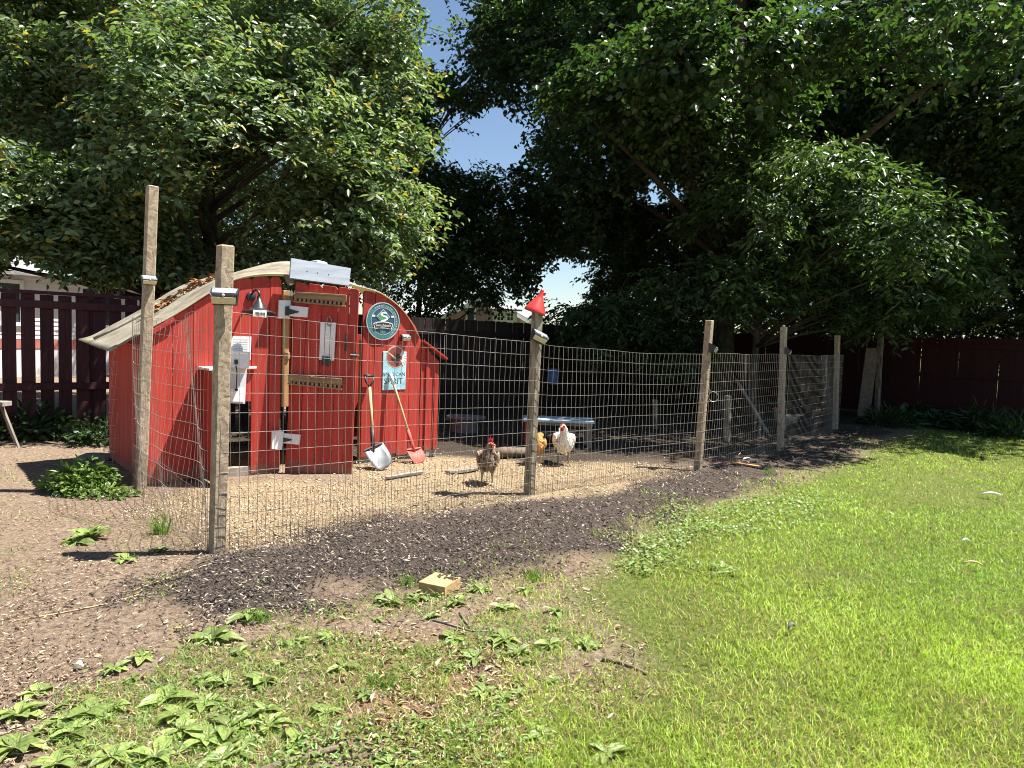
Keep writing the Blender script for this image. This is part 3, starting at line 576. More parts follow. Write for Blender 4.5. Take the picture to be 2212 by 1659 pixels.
c1 = W.w(*W.px(851, 809, .033), .0317); m_ink = mat('sign_blue_ink', (.02, .09, .14), None, (9, 9, 9), .4); put_text(ts, "AMERICAN", .058, c1, m_ink, 0); c2 = W.w(*W.px(850, 824, .033), .0317); put_text(ts, "SPIRIT", .088, c2, m_ink, 0)

# ------------------------------------------------------------------ shovels
def shovel(label, top_px, sock_px, tip_px, wid, handle, blade_m, offs):
    pt = W.w(*W.px(*top_px, offs[0]), offs[0]); ps = W.w(*W.px(*sock_px, offs[1]), offs[1]); pp = W.w(*W.px(*tip_px, offs[2]), offs[2]); pp.z = max(pp.z, .012)
    t = thing('shovel', pp, label, 'shovel', None); d = (ps - pt).normalized(); sd = d.cross(W.n).normalized(); nf = sd.cross(d); nf = nf if nf.dot(W.n) > 0 else -nf
    mb = MB(); st = pt + d * (.12 if handle else .0); mb.tube([st, st.lerp(ps, .5) + nf * .004, ps], .0165 if handle else .014, 8); obj('shaft', mb, M['ash'], t, smooth=True)
    if handle:
        mb = MB(); mb.tube([pt - sd * .055, pt + sd * .055], .015, 8); mb.tube([pt - sd * .05, pt + d * .06 - sd * .04, pt + d * .13], .011, 6); mb.tube([pt + sd * .05, pt + d * .06 + sd * .04, pt + d * .13], .011, 6); obj('d_grip', mb, M['black'], t, smooth=True)
    else:
        mb = MB(); mb.tube([pt, pt + d * .13], .0165, 8); obj('grip', mb, M['white'], t, smooth=True)
    mb = MB(); mb.tube([ps - d * .22, ps - d * .05, ps + d * .07], [.021, .023, .014], 8); obj('socket', mb, M['black'] if handle else blade_m, t, smooth=True)
    L = (pp - ps).length; bd = (pp - ps).normalized(); bs = bd.cross(W.n).normalized(); bn = bs.cross(bd); mb = MB(); nu, nv = 7, 9; vs = []; fs = []
    for j in range(nv):
        v = j / (nv - 1); half = wid / 2 * (1 if v < .62 else math.sqrt(max(0, 1 - ((v - .62) / .40) ** 2)) * .92 + .06)
        for i in range(nu):
            u_ = i / (nu - 1) * 2 - 1; vs.append(ps + bd * (L * v) + bs * (half * u_) + bn * (.022 * u_ * u_ * (1 if v < .9 else .6) + .02 * math.sin(v * 3) - .02))
    for j in range(nv - 1):
        for i in range(nu - 1): fs.append((j * nu + i, j * nu + i + 1, (j + 1) * nu + i + 1, (j + 1) * nu + i))
    mb.add(vs, fs); b = obj('blade', mb, blade_m, t, smooth=True); k = b.modifiers.new('thickness', 'SOLIDIFY'); k.thickness = .003
    mb = MB(); mb.box(ps - bd * 0 - bs * wid * .27, bs, bn, bd, wid * .21, .012, .006); mb.box(ps + bs * wid * .27, bs, bn, bd, wid * .21, .012, .006); obj('foot_step', mb, blade_m if not handle else M['black'], t)
shovel('steel shovel with short wooden shaft and black D grip against coop', (797, 812), (806, 965), (832, 1013), .235, True, M['steel'], (.06, .26, .40))
m_rs = mat('rusty_red_paint', (.46, .07, .05), (.36, .10, .07), (12, 12, 12), .55)
shovel('red bladed shovel with long wooden handle leaning across tin sign', (843, 806), (893, 970), (906, 1011), .19, False, m_rs, (.05, .22, .34))

# ------------------------------------------------------------------ fence posts and solar lights
POSTS = [((303, 1057), (329, 402), .082, 'tall weathered square post at the corner of the coop', 'post'),
         ((468, 1194), (487, 530), .084, 'thick square corner post carrying a solar light with white panel', 'post'),
         ((1143, 1070), (1161, 668), .078, 'square post topped by an upturned red funnel', 'postgrey'),
         ((1507, 1015), (1533, 692), .074, 'leaning split topped post with a hanging wire loop', 'post'),
         ((1685, 970), (1693, 706), .074, 'square post with a pale stone knob on top beside mulch bed', 'post'),
         ((1804, 926), (1809, 724), .078, 'square post under drooping leaves past the mulch bed', 'post'),
         ((1894, 896), (1906, 660), .10, 'tall grey pole at the far end of wire run by red fence', 'postgrey')]
PB = []; PT = []
def square_post(name, b, t, size, label, m, cat='post', group=None, ang=YA):
    th = thing(name, b, label, cat, group); ax = Vector((math.cos(ang), math.sin(ang), 0)); ay = Vector((-ax.y, ax.x, 0)); h = size / 2; vs = []
    nseg = 5; mb = MB()
    for k in range(nseg + 1):
        c = b.lerp(t, k / nseg)
        if k == 0: c = c - Z * .05
        if 0 < k < nseg: c = c + ax * R.uniform(-.003, .003) + ay * R.uniform(-.003, .003)
        for sx, sy in ((-1, -1), (1, -1), (1, 1), (-1, 1)): vs.append(c + ax * sx * h + ay * sy * h)
    fs = [(3, 2, 1, 0), tuple(range(nseg * 4, nseg * 4 + 4))]
    for k in range(nseg):
        for i in range(4): j = (i + 1) % 4; fs.append((k * 4 + i, k * 4 + j, k * 4 + 4 + j, k * 4 + 4 + i))
    mb.add(vs, fs); obj('timber', mb, M[m], th, bev=.008); return th
for (bx_, by_), (tx_, ty_), sz, lab, mm in POSTS:
    b = G(bx_, by_); b.z = gzz(b.x, b.y); t = D(tx_, ty_, b.y); PB.append(b); PT.append(t)
    square_post('fence_post', b, t, sz, lab, mm)
def solar(px, dist, wdt, ang, label, roll=0, group='solar lights along the wire run'):
    c = D(px[0], px[1], dist); t = thing('solar_light', c, label, 'solar light', group); ax = Vector((math.cos(ang), math.sin(ang), 0)); n_ = Vector((math.sin(ang), -math.cos(ang), 0))
    up = (Z * math.cos(roll) + ax * math.sin(roll)); ax = (ax * math.cos(roll) - Z * math.sin(roll)); k = wdt / .157; h = .5 * wdt
    P_ = lambda a, z, o: c + ax * (a * k) + up * (z * k) + n_ * (o * k)
    mb = MB(); pr = [(.052, 0), (.052, .012), (.018, .075), (.0, .08), (-.045, .055), (-.05, 0)]
    # housing: profile swept across, ends narrower low down
    L = [P_(-.078, z, o) if z > 0 else P_(-.066, z, o) for z, o in pr]; Rr = [P_(.078, z, o) if z > 0 else P_(.066, z, o) for z, o in pr]; n6 = len(pr)
    mb.add(L + Rr, [tuple(range(n6)), tuple(range(n6, 2 * n6))[::-1]] + [(i, n6 + i, n6 + (i + 1) % n6, (i + 1) % n6)[::-1] for i in range(n6)]); obj('housing', mb, M['black'], t, bev=.003)
    def face(name, a0, a1, pz0, pz1, inset, m):
        (z0_, o0), (z1_, o1) = pz0, pz1; d = Vector((0, z1_ - z0_, o1 - o0)); nv = Vector((0, d.z, -d.y)).normalized(); nv = nv if nv.z > 0 or nv.y > 0 else -nv
        q_ = []
        for a, f in ((a0, inset), (a1, inset), (a1 * .93, 1 - inset), (a0 * .93, 1 - inset)): q_.append(P_(a, z0_ + (z1_ - z0_) * f + nv.y * .0015, o0 + (o1 - o0) * f + nv.z * .0015))
        mb = MB(); mb.prism(q_, (up * nv.y + n_ * nv.z) * .002); return obj(name, mb, M[m], t)
    face('panel', -.070, .070, pr[1], pr[2], .06, 'solar'); face('diffuser', -.07, .07, pr[3], pr[4], .08, 'cream')
    mb = MB(); mb.sphere(P_(0, .008, .080), .009 * k, seg=10, ring=6); obj('sensor_dome', mb, M['cream'], t, smooth=True)
F1 = math.atan2(PB[1].y - PB[0].y, PB[1].x - PB[0].x)
def front_off(i, px): return PB[i].y
solar((320, 606), PB[0].y - .045, .118, YA, 'narrow solar light strapped high on the tallest corner post')
solar((488, 642), PB[1].y - .04, .157, math.radians(12), 'large solar light with bluish panel on the thick corner post')
solar((1161, 728), PB[2].y - .05, .15, math.radians(25), 'tilted solar light under the red funnel', math.radians(22))
solar((1534, 753), PB[3].y - .03, .14, math.radians(62), 'small solar light turned sideways on the leaning split post', math.radians(10))
solar((1697, 759), PB[4].y - .03, .14, math.radians(62), 'small solar light turned sideways on the post topped with stone', math.radians(5))
cs = W.w(*W.px(874, 730, .03), .03); solar((874, 730), cs.y - .0, .11, math.radians(41), 'small solar light on the coop wall beside round sign', 0)
mb = MB(); mb.sphere(PT[4] + Z * .012, .02, (1, 1, .8)); tag(obj('stone_knob', mb, M['paper'], loc=PT[4], smooth=True), 'pale round pebble sitting on top of a post', 'pebble')
# red funnel over the post
fa = (Z + Vector((.32, 0, 0))).normalized(); fo = D(1157, 668, PB[2].y) - fa * .03; fu = thing('funnel', fo, 'red plastic funnel upturned on a fence post', 'funnel')
mb = MB(); mb.lathe([(.092, 0), (.096, .0), (.096, .012), (.09, .03), (.084, .04), (.034, .135), (.024, .15), (.016, .20), (.012, .215), (.009, .215), (.012, .19), (.02, .15), (.03, .134), (.08, .038), (.086, .028), (.092, 0)], fo, fa, 24); obj('cone', mb, M['redplastic'], fu, smooth=True)
mb = MB(); mb.box(fo + fa * .17 + Vector((.03, 0, 0)), Vector((1, 0, 0)), Vector((0, 1, 0)), fa, .012, .004, .014); obj('tab', mb, M['redplastic'], fu, bev=.002)

# ------------------------------------------------------------------ welded wire mesh bays
def wire_bay(a, b, zt0, zt1, label, amp=.02, rows=13, dx=.056, seed=1, rad=.0016, sag=.0, zb0=.0, zb1=.0):
    a = Vector(a); b = Vector(b); dvec = b - a; L = dvec.length; ax = dvec.normalized(); nrm = Vector((ax.y, -ax.x, 0)); t = thing('wire_fence', a.copy(), label, 'wire fence', 'welded wire bays round the chicken run')
    nx_ = max(2, int(L / dx)); gs = np.linspace(0, 1, nx_ + 1); rs_ = np.random.default_rng(seed); ph = rs_.uniform(0, 6, 8)
    def pt(u_, v_):
        zb = zb0 + (zb1 - zb0) * u_; zt = zt0 + (zt1 - zt0) * u_; z = zb + .015 + (zt - zb - .015) * v_; e = math.sin(math.pi * u_) ** .5 if 0 < u_ < 1 else 0
        d_ = amp * e * (math.sin(u_ * 7 + ph[0] + v_ * 2) + .6 * math.sin(u_ * 15 + ph[1] + v_ * 5)) ; s_ = amp * .35 * e * math.sin(u_ * 9 + ph[2] + v_ * 7) + amp * .25 * e * math.sin(u_ * 23 + ph[4])
        zz = z - sag * e * (v_ ** 1.5) + amp * .30 * e * math.sin(u_ * 11 + ph[3] + v_ * 4) * v_
        return a + ax * (u_ * L + s_) + nrm * d_ + Z * zz
    for r_ in range(rows):
        v_ = r_ / (rows - 1); mb = MB(); st = 2 if L / nx_ < .08 else 1
        mb.tube([pt(u_, v_) for u_ in list(gs[::st]) + ([gs[-1]] if nx_ % st else [])], rad * 1.12, 4, False); obj('wire', mb, M['wire'], t)
    P0 = []; P1 = []
    for u_ in gs:
        prev = None
        for r_ in range(rows):
            p = pt(u_, r_ / (rows - 1)) + nrm * .003
            if prev is not None: P0.append(prev); P1.append(p)
            prev = p
    P0 = np.array(P0); P1 = np.array(P1); Vv, Ff = seg_tubes(P0, P1, np.full(len(P0), rad * .95), np.full(len(P0), rad * .95), 3); np_mesh('upright_wires', Vv, Ff, 6, M['wire'], parent=t, kind='stuff')
def outer(i, ang): n_ = Vector((math.sin(ang), -math.cos(ang), 0)); return Vector((PB[i].x, PB[i].y, 0)) + n_ * .052
bays = [(1, 2, 1.50, 1.37, 'welded wire between thick corner post and funnel post'), (2, 3, 1.36, 1.30, 'welded wire between funnel post and leaning split post'), (3, 4, 1.31, 1.31, 'welded wire between leaning split post and stone topped post'), (4, 5, 1.30, 1.30, 'welded wire between stone topped post and the post under leaves')]
for k, (i, j, z0_, z1_, lab) in enumerate(bays):
    an = math.atan2(PB[j].y - PB[i].y, PB[j].x - PB[i].x); wire_bay(outer(i, an), outer(j, an), z0_, z1_, lab, .022 if k else .012, seed=k + 3, sag=.03 if k == 1 else .01, rad=.0016)
an = math.atan2(PB[1].y - PB[0].y, PB[1].x - PB[0].x); wire_bay(outer(0, an), outer(1, an), 1.46, 1.52, 'buckled welded wire from the coop corner to thick corner post', .05, seed=21, sag=.04)
M['rust'] = mat('rusty_wire', (.16, .105, .075), (.10, .06, .045), (30, 30, 30), .8)
def guard(i, j, z_, label):
    an = math.atan2(PB[j].y - PB[i].y, PB[j].x - PB[i].x); o_ = Vector((math.sin(an), -math.cos(an), 0)) * .012; k0 = len(bpy.data.objects); w0 = M['wire']; M['wire'] = M['rust']; wire_bay(outer(i, an) + o_, outer(j, an) + o_, z_, z_ * .9, label, .012, rows=4, dx=.028, seed=i + 50, rad=.0012, zb0=-.01, zb1=-.01); M['wire'] = w0
guard(1, 2, .36, 'rusty finer mesh strip along the bottom of the wire before the straw'); guard(0, 1, .40, 'rusty finer mesh strip at the foot of the buckled side wire'); guard(2, 3, .26, 'rusty finer mesh strip at the foot of wire right of funnel post')
# rolled surplus of the mesh beside the coop
rb = G(243, 1003); rt = D(268, 752, rb.y); rl = thing('wire_roll', Vector((rb.x, rb.y, 0)), 'upright roll of galvanised wire mesh beside the coop', 'wire roll'); rb.z = .02
for k in range(10):
    c = rb.lerp(rt, k / 9); mb = MB(); r_ = .088 + R.uniform(-.006, .008); mb.tube([c + Vector((math.cos(a) * r_, math.sin(a) * r_, .006 * math.sin(a * 2 + k))) for a in np.linspace(0, 2 * math.pi * 1.04, 19)], .0022, 4, False); obj('ring', mb, M['wire'], rl)
P0 = []; P1 = []
for a in np.linspace(0, 2 * math.pi, 13)[:-1]:
    for k in range(9):
        o_ = Vector((math.cos(a) * .088, math.sin(a) * .088, 0)); P0.append(rb.lerp(rt, k / 9) + o_); P1.append(rb.lerp(rt, (k + 1) / 9) + o_)
P0 = np.array(P0); P1 = np.array(P1); Vv, Ff = seg_tubes(P0, P1, np.full(len(P0), .0015), np.full(len(P0), .0015)); np_mesh('upright_wires', Vv, Ff, 6, M['wire'], parent=rl, kind='stuff')
# wire loop hanging on the leaning post
c = D(1541, 857, PB[3].y + .05); lp = thing('wire_loop', c, 'loop of loose wire hanging behind the leaning split post', 'wire'); mb = MB(); mb.tube([c + Vector((math.cos(a), .2 * math.sin(a), math.sin(a))) * .055 for a in np.linspace(.3, 6.5, 18)], .003, 5); p = D(1533, 775, PB[3].y - .02); mb.tube([p, p + Vector((.0, .02, -.12)), D(1531, 840, PB[3].y), c + Vector((-.02, 0, .05))], .003, 5); obj('strand', mb, M['wire'], lp)

# ------------------------------------------------------------------ yard fences
LF0 = G(-60, 985); LF0 = Vector((-5.95, 7.90, 0)) - U * 1.6
def board_fence(name, o, d, L, h, bw, gap, m, label, rails, top_rail=False, face=1, jit=.01, back=.03):
    t = thing(name, o, label, 'fence'); n_ = Vector((d.y, -d.x, 0)) * face; s = 0; k = 0; base = {}
    while s < L:
        key = k % 5
        if key not in base:
            e_ = .002 if top_rail else .02; mb = MB(); mb.prism([d * 0 + Z * -.02, d * bw + Z * -.02, d * bw + Z * (h - e_), d * (bw - e_) + Z * h, d * e_ + Z * h, Z * (h - e_)], n_ * .019); base[key] = mesh_of('board', mb, M[m])
        ob = bpy.data.objects.new('board', base[key]); col.objects.link(ob); ob.parent = t; ob.location = d * s + Z * R.uniform(-jit, jit * .3) + n_ * R.uniform(-.003, .003); ob.rotation_euler = (0, R.uniform(-.004, .004), 0); s += bw + gap * R.uniform(.8, 1.2); k += 1
    for z in rails:
        mb = MB(); mb.box(o + d * (L / 2) + n_ * (.019 + .02) + Z * z, d, n_, Z, L / 2, .02, .045); obj('rail', mb, M[m], t, bev=.003)
    if top_rail:
        mb = MB(); mb.box(o + d * (L / 2) + n_ * .012 + Z * (h + .021), d, n_, Z, L / 2, .05, .02); obj('cap_rail', mb, M[m], t, bev=.003)
    s = .1
    while s < L:
        mb = MB(); mb.box(o + d * s - n_ * .05 + Z * (h / 2 - .05), d, n_, Z, .045, .045, h / 2 + .02); obj('post', mb, M[m], t, bev=.003); s += 2.44
    return t
board_fence('picket_fence', LF0, U, 5.6, 1.72, .137, .046, 'fence', 'dark maroon picket fence with open gaps beside the coop', (.62, 1.60), True)
BF0 = LF0 + U * 5.65
BL_ = (Vector((5.6, 18.5, 0)) - BF0).dot(U)
board_fence('board_fence', BF0 + VV * .02, U, BL_, 1.70, .135, .014, 'shadefence', 'shade darkened board fence behind the shaded chicken run', (.45, 1.45))
CR = BF0 + U * BL_; DR = Vector((U.y, -U.x, 0))
board_fence('red_fence', CR, DR, 16.5, 1.72, .14, .003, 'fence2', 'solid dark red board fence along the right side of yard', (.25, .92, 1.55), False, 1)

# ------------------------------------------------------------------ houses beyond the fences
m_sid = mat('white_clapboard', (.74, .74, .75), (.66, .66, .68), (2, 2, 30), .55, 0, .3); m_trim = mat('white_trim', (.8, .8, .8)); m_glass = mat('window_glass', (.05, .06, .07), None, (3, 3, 3), .08, 0, .6); m_shing = mat('grey_shingles', (.30, .30, .31), (.20, .20, .21), (14, 14, 14), .9, .01); m_pink = mat('dusty_pink_siding', (.40, .235, .235), (.36, .21, .21), (2, 2, 30), .6); m_band = mat('brick_red_band', (.45, .17, .13), (.36, .13, .10), (6, 6, 6), .8)
def clap(t, o, d, L, z0_, z1_, m, st=.115, gable=None):
    """lapped siding boards on one wall face (o at left end, d along)"""
    n_ = Vector((d.y, -d.x, 0)); z = z0_; mb = MB()
    while z < z1_ - .01:
        zt = min(z + st, z1_); a, b = 0, L
        if gable:
            f = max(0, min(1, (z - gable[0]) / (gable[1] - gable[0]))); a, b = L / 2 * f, L - L / 2 * f
        if b - a < .1: break
        mb.add([o + d * a + Z * z + n_ * .022, o + d * b + Z * z + n_ * .022, o + d * b + Z * zt + n_ * .004, o + d * a + Z * zt + n_ * .004, o + d * a + Z * z, o + d * b + Z * z], [(0, 1, 2, 3), (4, 5, 1, 0)]); z = zt
    return obj('siding', mb, m, t)
def window(t, o, d, z0_, wd, ht, muntin=True):
    n_ = Vector((d.y, -d.x, 0)); c = o + Z * (z0_ + ht / 2); mb = MB(); mb.box(c + n_ * .03, d, n_, Z, wd / 2, .012, ht / 2); wn = obj('window', mb, m_glass, t)
    mb = MB()
    for sx in (-1, 1): mb.box(c + d * (sx * (wd / 2 + .04)) + n_ * .045, d, n_, Z, .045, .025, ht / 2 + .085)
    for sz in (-1, 1): mb.box(c + Z * (sz * (ht / 2 + .04)) + n_ * .046, d, n_, Z, wd / 2 - .002, .026, .045)
    if muntin: mb.box(c + n_ * .048, d, n_, Z, .015, .012, ht / 2); mb.box(c + n_ * .049, d, n_, Z, wd / 2, .012, .015)
    obj('frame', mb, m_trim, wn)
# white house on the left
HO = Vector((-15.0, 13.0, 0)); hd = Vector((math.cos(.95), math.sin(.95), 0)); hn = Vector((hd.y, -hd.x, 0)); HL = 8.0
hs = thing('white_house', HO, 'white clapboard house with grey roof behind the maroon picket fence', 'house')
mb = MB(); mb.box(HO + hd * HL / 2 - hn * 3 + Z * 1.3, hd, hn, Z, HL / 2, 3, 1.3); obj('wall', mb, m_sid, hs); clap(hs, HO, hd, HL, .95, 2.6, m_sid)
mb = MB(); mb.box(HO + hd * HL / 2 + hn * .012 + Z * .82, hd, hn, Z, HL / 2, .014, .11); obj('band', mb, m_band, hs)
mb = MB(); mb.box(HO + hd * HL / 2 + hn * .005 + Z * .35, hd, hn, Z, HL / 2, .007, .35); obj('foundation', mb, m_trim, hs)
mb = MB(); a = HO - hd * .3 + hn * .35 + Z * 2.5; b = HO + hd * (HL + .3) + hn * .35 + Z * 2.5; r1 = b - hn * 3.4 + Z * 1.5; r0 = a - hn * 3.4 + Z * 1.5; mb.prism([a, b, r1, r0], Z * .1); a2 = a - hn * 6.8; b2 = b - hn * 6.8; mb.prism([r0, r1, b2, a2], Z * .1); obj('roof', mb, m_shing, hs)
for s in (1.6, 4.4, 6.6): window(hs, HO + hd * s, hd, 1.35, .8, .95)
mb = MB(); mb.box(HO + hd * (HL - .06) + hn * .03 + Z * 1.3, hd, hn, Z, .06, .03, 1.3); obj('corner_trim', mb, m_trim, hs)
# pink house with white garage, far behind
def at(x, y, dist): return D(x, y, dist)
dist = 36.0; p0 = at(966, 760, dist); p1 = at(1122, 760, dist); p0.z = p1.z = 0; ph = thing('pink_house', p0, 'dusty pink gabled house with white trim beyond the board fence', 'house')
zev = at(1044, 678, dist).z - .25; zpk = at(1044, 643, dist).z; X1 = Vector((1, 0, 0)); Ln = p1.x - p0.x
mb = MB(); mb.prism([p0, p1, p1 + Z * zev, p0.lerp(p1, .52) + Z * (zpk - .12), p0 + Z * zev], Vector((0, 8, 0))); obj('wall', mb, m_pink, ph)
clap(ph, p0, X1, Ln, .3, zev, m_pink, .16); clap(ph, p0, X1, Ln, zev, zpk - .2, m_pink, .16, (zev, zpk))
mb = MB(); pk = p0.lerp(p1, .52) + Z * zpk - Vector((0, .35, 0))
for e, sx in ((p0, -1), (p1, 1)):
    ee = e + Z * (zev - .12) + Vector((sx * .45, -.35, 0)); mb.prism([ee, pk, pk + Z * .16, ee + Z * .16], Vector((0, 8.6, 0)))
obj('roof', mb, mat('pale_shingles', (.55, .55, .56), (.45, .45, .46), (9, 9, 9), .8), ph); mb = MB()
for e, sx in ((p0, -1), (p1, 1)):
    ee = e + Z * (zev - .2) + Vector((sx * .45, -.38, 0)); mb.prism([ee, pk + Vector((0, -.03, -.08)), pk + Vector((0, -.03, .13)), ee + Z * .2], Vector((0, -.04, 0)))
obj('rake_trim', mb, m_trim, ph)
wx = at(1017, 683, dist); window(ph, Vector((wx.x, p0.y, 0)), X1, at(1017, 700, dist).z, .35, .85, False)
dist = 33.0; g0 = at(1062, 760, dist); g1 = at(1114, 760, dist); g0.z = g1.z = 0; gr_ = thing('white_garage', g0, 'small white garage with two paned windows beyond the board fence', 'garage'); zg = at(1090, 672, dist).z
mb = MB(); mb.prism([g0, g1, g1 + Z * zg, g0 + Z * zg], Vector((0, 2.6, 0))); obj('wall', mb, m_sid, gr_); clap(gr_, g0, X1, g1.x - g0.x, .3, zg, m_sid, .16)
for xx in (1081, 1102): q_ = at(xx, 684, dist); window(gr_, Vector((q_.x, g0.y, 0)), X1, at(xx, 692, dist).z, .28, .34)
mb = MB(); mb.prism([g0 + Z * zg + Vector((-.25, -.25, 0)), g1 + Z * zg + Vector((.25, -.25, 0)), g1 + Z * (zg + .35) + Vector((.0, 1.3, 0)), g0 + Z * (zg + .35) + Vector((0, 1.3, 0))], Z * .09); obj('roof', mb, m_shing, gr_)
dist = 40.0; g0 = at(1112, 760, dist); g1 = at(1178, 760, dist); g0.z = g1.z = 0; gr2 = thing('grey_shed', g0, 'long low grey roofed shed right of the white garage', 'shed'); zg = at(1140, 690, dist).z
mb = MB(); mb.prism([g0, g1, g1 + Z * zg, g0 + Z * zg], Vector((0, 4, 0))); obj('wall', mb, m_trim, gr2); mb = MB(); mb.prism([g0 + Z * zg + Vector((-.3, -.3, 0)), g1 + Z * zg + Vector((.3, -.3, 0)), g1 + Z * (zg + .7) + Vector((0, 2, 0)), g0 + Z * (zg + .7) + Vector((0, 2, 0))], Z * .1); obj('roof', mb, m_shing, gr2)
dist = 44.0; g0 = at(880, 760, dist); g1 = at(952, 760, dist); g0.z = g1.z = 0; gr3 = thing('white_roofed_house', g0, 'pale roofed house left of the pink gable, half behind leaves', 'house'); zg = at(915, 682, dist).z
mb = MB(); mb.prism([g0, g1, g1 + Z * zg, g0 + Z * zg], Vector((0, 6, 0))); obj('wall', mb, m_sid, gr3); mb = MB(); mb.prism([g0 + Z * zg + Vector((-.3, -.3, 0)), g1 + Z * zg + Vector((.3, -.3, 0)), g1 + Z * (zg + .9) + Vector((0, 3, 0)), g0 + Z * (zg + .9) + Vector((0, 3, 0))], Z * .1); obj('roof', mb, mat('pale_metal_roof', (.62, .63, .65)), gr3)

# ------------------------------------------------------------------ things in the run
def pole(name, b, t, size, label, m, cat='post', round_=False, group=None):
    if not round_: return square_post(name, b, t, size, label, m, cat, group)
    th = thing(name, b, label, cat, group); mb = MB(); mb.tube([b, b.lerp(t, .5) + Vector((.01, 0, 0)), t], [size * .55, size * .5, size * .45], 8); obj('timber', mb, M[m], th, smooth=True); return th
b = G(1416, 926); pole('short_post', b, D(1415, 863, b.y), .075, 'short grey stake in the shaded chicken run behind wire', 'postgrey')
b = G(1571, 951); pole('short_post', b, D(1572, 855, b.y), .085, 'squat grey stump post behind the leaning split post', 'postgrey')
b = G(1659, 936); pole('brace_pole', b, D(1590, 820, b.y + .5), .055, 'grey pole leaning diagonally inside the wire run', 'greywood', 'pole', True)
b = G(1857, 900); lb = thing('leaning_boards', b, 'pair of grey boards leaning together near red fence', 'boards')
for k in range(3):
    x0 = b + Vector((.0 + .13 * k, .1 * k, 0)); x1 = D(1876 + k * 8, 752, b.y + .5); mb = MB(); d_ = (x1 - x0).normalized(); mb.box((x0 + x1) / 2, Vector((1, 0, 0)), d_.cross(Vector((1, 0, 0))).normalized(), d_, .055, .012, (x1 - x0).length / 2); obj('board', mb, M['log'], lb, bev=.003)
# low table
tb = G(1205, 962); tb.z = 0; hT = 1.4 - 171 * tb.y / F_PX; tbl = thing('low_table', tb, 'low table with scuffed pale blue top in shaded run', 'table'); x0, x1 = D(1130, 905, tb.y).x, D(1281, 905, tb.y).x
m_tt = mat('scuffed_blue_top', (.28, .42, .52), (.52, .60, .64), (5, 9, 9), .4, 0, .5); mb = MB(); mb.abox(x0, x1, tb.y - .22, tb.y + .22, hT - .035, hT); obj('table_top', mb, m_tt, tbl, bev=.006); mb = MB(); mb.abox(x0 + .04, x1 - .02, tb.y - .18, tb.y + .18, hT - .075, hT - .036); obj('apron', mb, M['greywood'], tbl)
for sx in (x0 + .05, x1 - .06):
    for sy in (tb.y - .17, tb.y + .17): mb = MB(); mb.abox(sx - .025, sx + .025, sy - .025, sy + .025, -.02, hT - .036); obj('leg', mb, M['greywood'] if sx > x0 + .1 else M['redh'], tbl, bev=.003)
# bucket on the back fence
bc_d = 13.2; bp = D(1194, 830, bc_d); bk = thing('bucket', bp, 'blue plastic bucket hanging on the dark board fence', 'bucket'); mb = MB(); mb.lathe([(.0, 0), (.095, 0), (.105, .14), (.112, .28), (.118, .285), (.118, .30), (.108, .30), (.10, .14), (.09, .012), (0, .012)], bp, Z, 20); obj('pail', mb, M['blue'], bk, smooth=True); mb = MB(); mb.tube([bp + Vector((-.115, 0, .29)), bp + Vector((-.08, .03, .38)), bp + Vector((0, .05, .42)), bp + Vector((.08, .03, .38)), bp + Vector((.115, 0, .29))], .003, 5); obj('bail', mb, M['wire'], bk)
# stone slab on block, log, loose boards
sb = G(1005, 935); st = thing('stone_slab', sb, 'flat grey stone slab resting on rubble in the run', 'stone'); zt = D(1005, 900, sb.y).z; mb = MB(); n8 = 9
mb.prism([sb + Vector((math.cos(a) * .27 * R.uniform(.85, 1.1), math.sin(a) * .2 * R.uniform(.85, 1.1), zt - .03)) for a in np.linspace(0, 6.28, n8, endpoint=False)], Z * .045); obj('slab', mb, M['stone'], st, bev=.008)
mb = MB(); mb.prism([sb + Vector((math.cos(a) * .19 * R.uniform(.8, 1.1), math.sin(a) * .16, -.02)) for a in np.linspace(0, 6.28, 8, endpoint=False)], Z * (zt - .011)); obj('block', mb, M['stone'], st, bev=.01)
l0, l1 = G(1068, 990), G(1140, 985); l0.z = l1.z = .055; lg = thing('log', (l0 + l1) / 2 - Z * .055, 'short dead log lying in the run behind the brown hen', 'log'); mb = MB(); mb.tube([l0, l0.lerp(l1, .3) + Z * .01, l0.lerp(l1, .7) - Z * .005, l1], [.058, .064, .06, .055], 12); obj('trunk', mb, M['log'], lg, smooth=True)
def lying(name, p0, p1, wd, th, label, cat, m):
    a, b = G(*p0), G(*p1); a.z = gzz(a.x, a.y) + th / 2 + .012; b.z = gzz(b.x, b.y) + th / 2 + .012; t = thing(name, (a + b) / 2 - Z * th / 2, label, cat); d_ = (b - a).normalized(); s_ = d_.cross(Z).normalized(); mb = MB(); mb.box((a + b) / 2, d_, s_, s_.cross(d_), (b - a).length / 2, wd / 2, th / 2); obj('plank', mb, M[m], t, bev=.003)
lying('loose_board', (833, 1038), (912, 1033), .05, .025, 'weathered grey batten lying on straw before the shovels', 'board', 'greywood'); lying('loose_board', (966, 1027), (1035, 1016), .07, .025, 'weathered grey board lying on straw behind the brown hen', 'board', 'greywood'); lying('loose_board', (1580, 1003), (1640, 1016), .05, .02, 'pale scrap of board on the mulch by leaning post', 'board', 'wood')

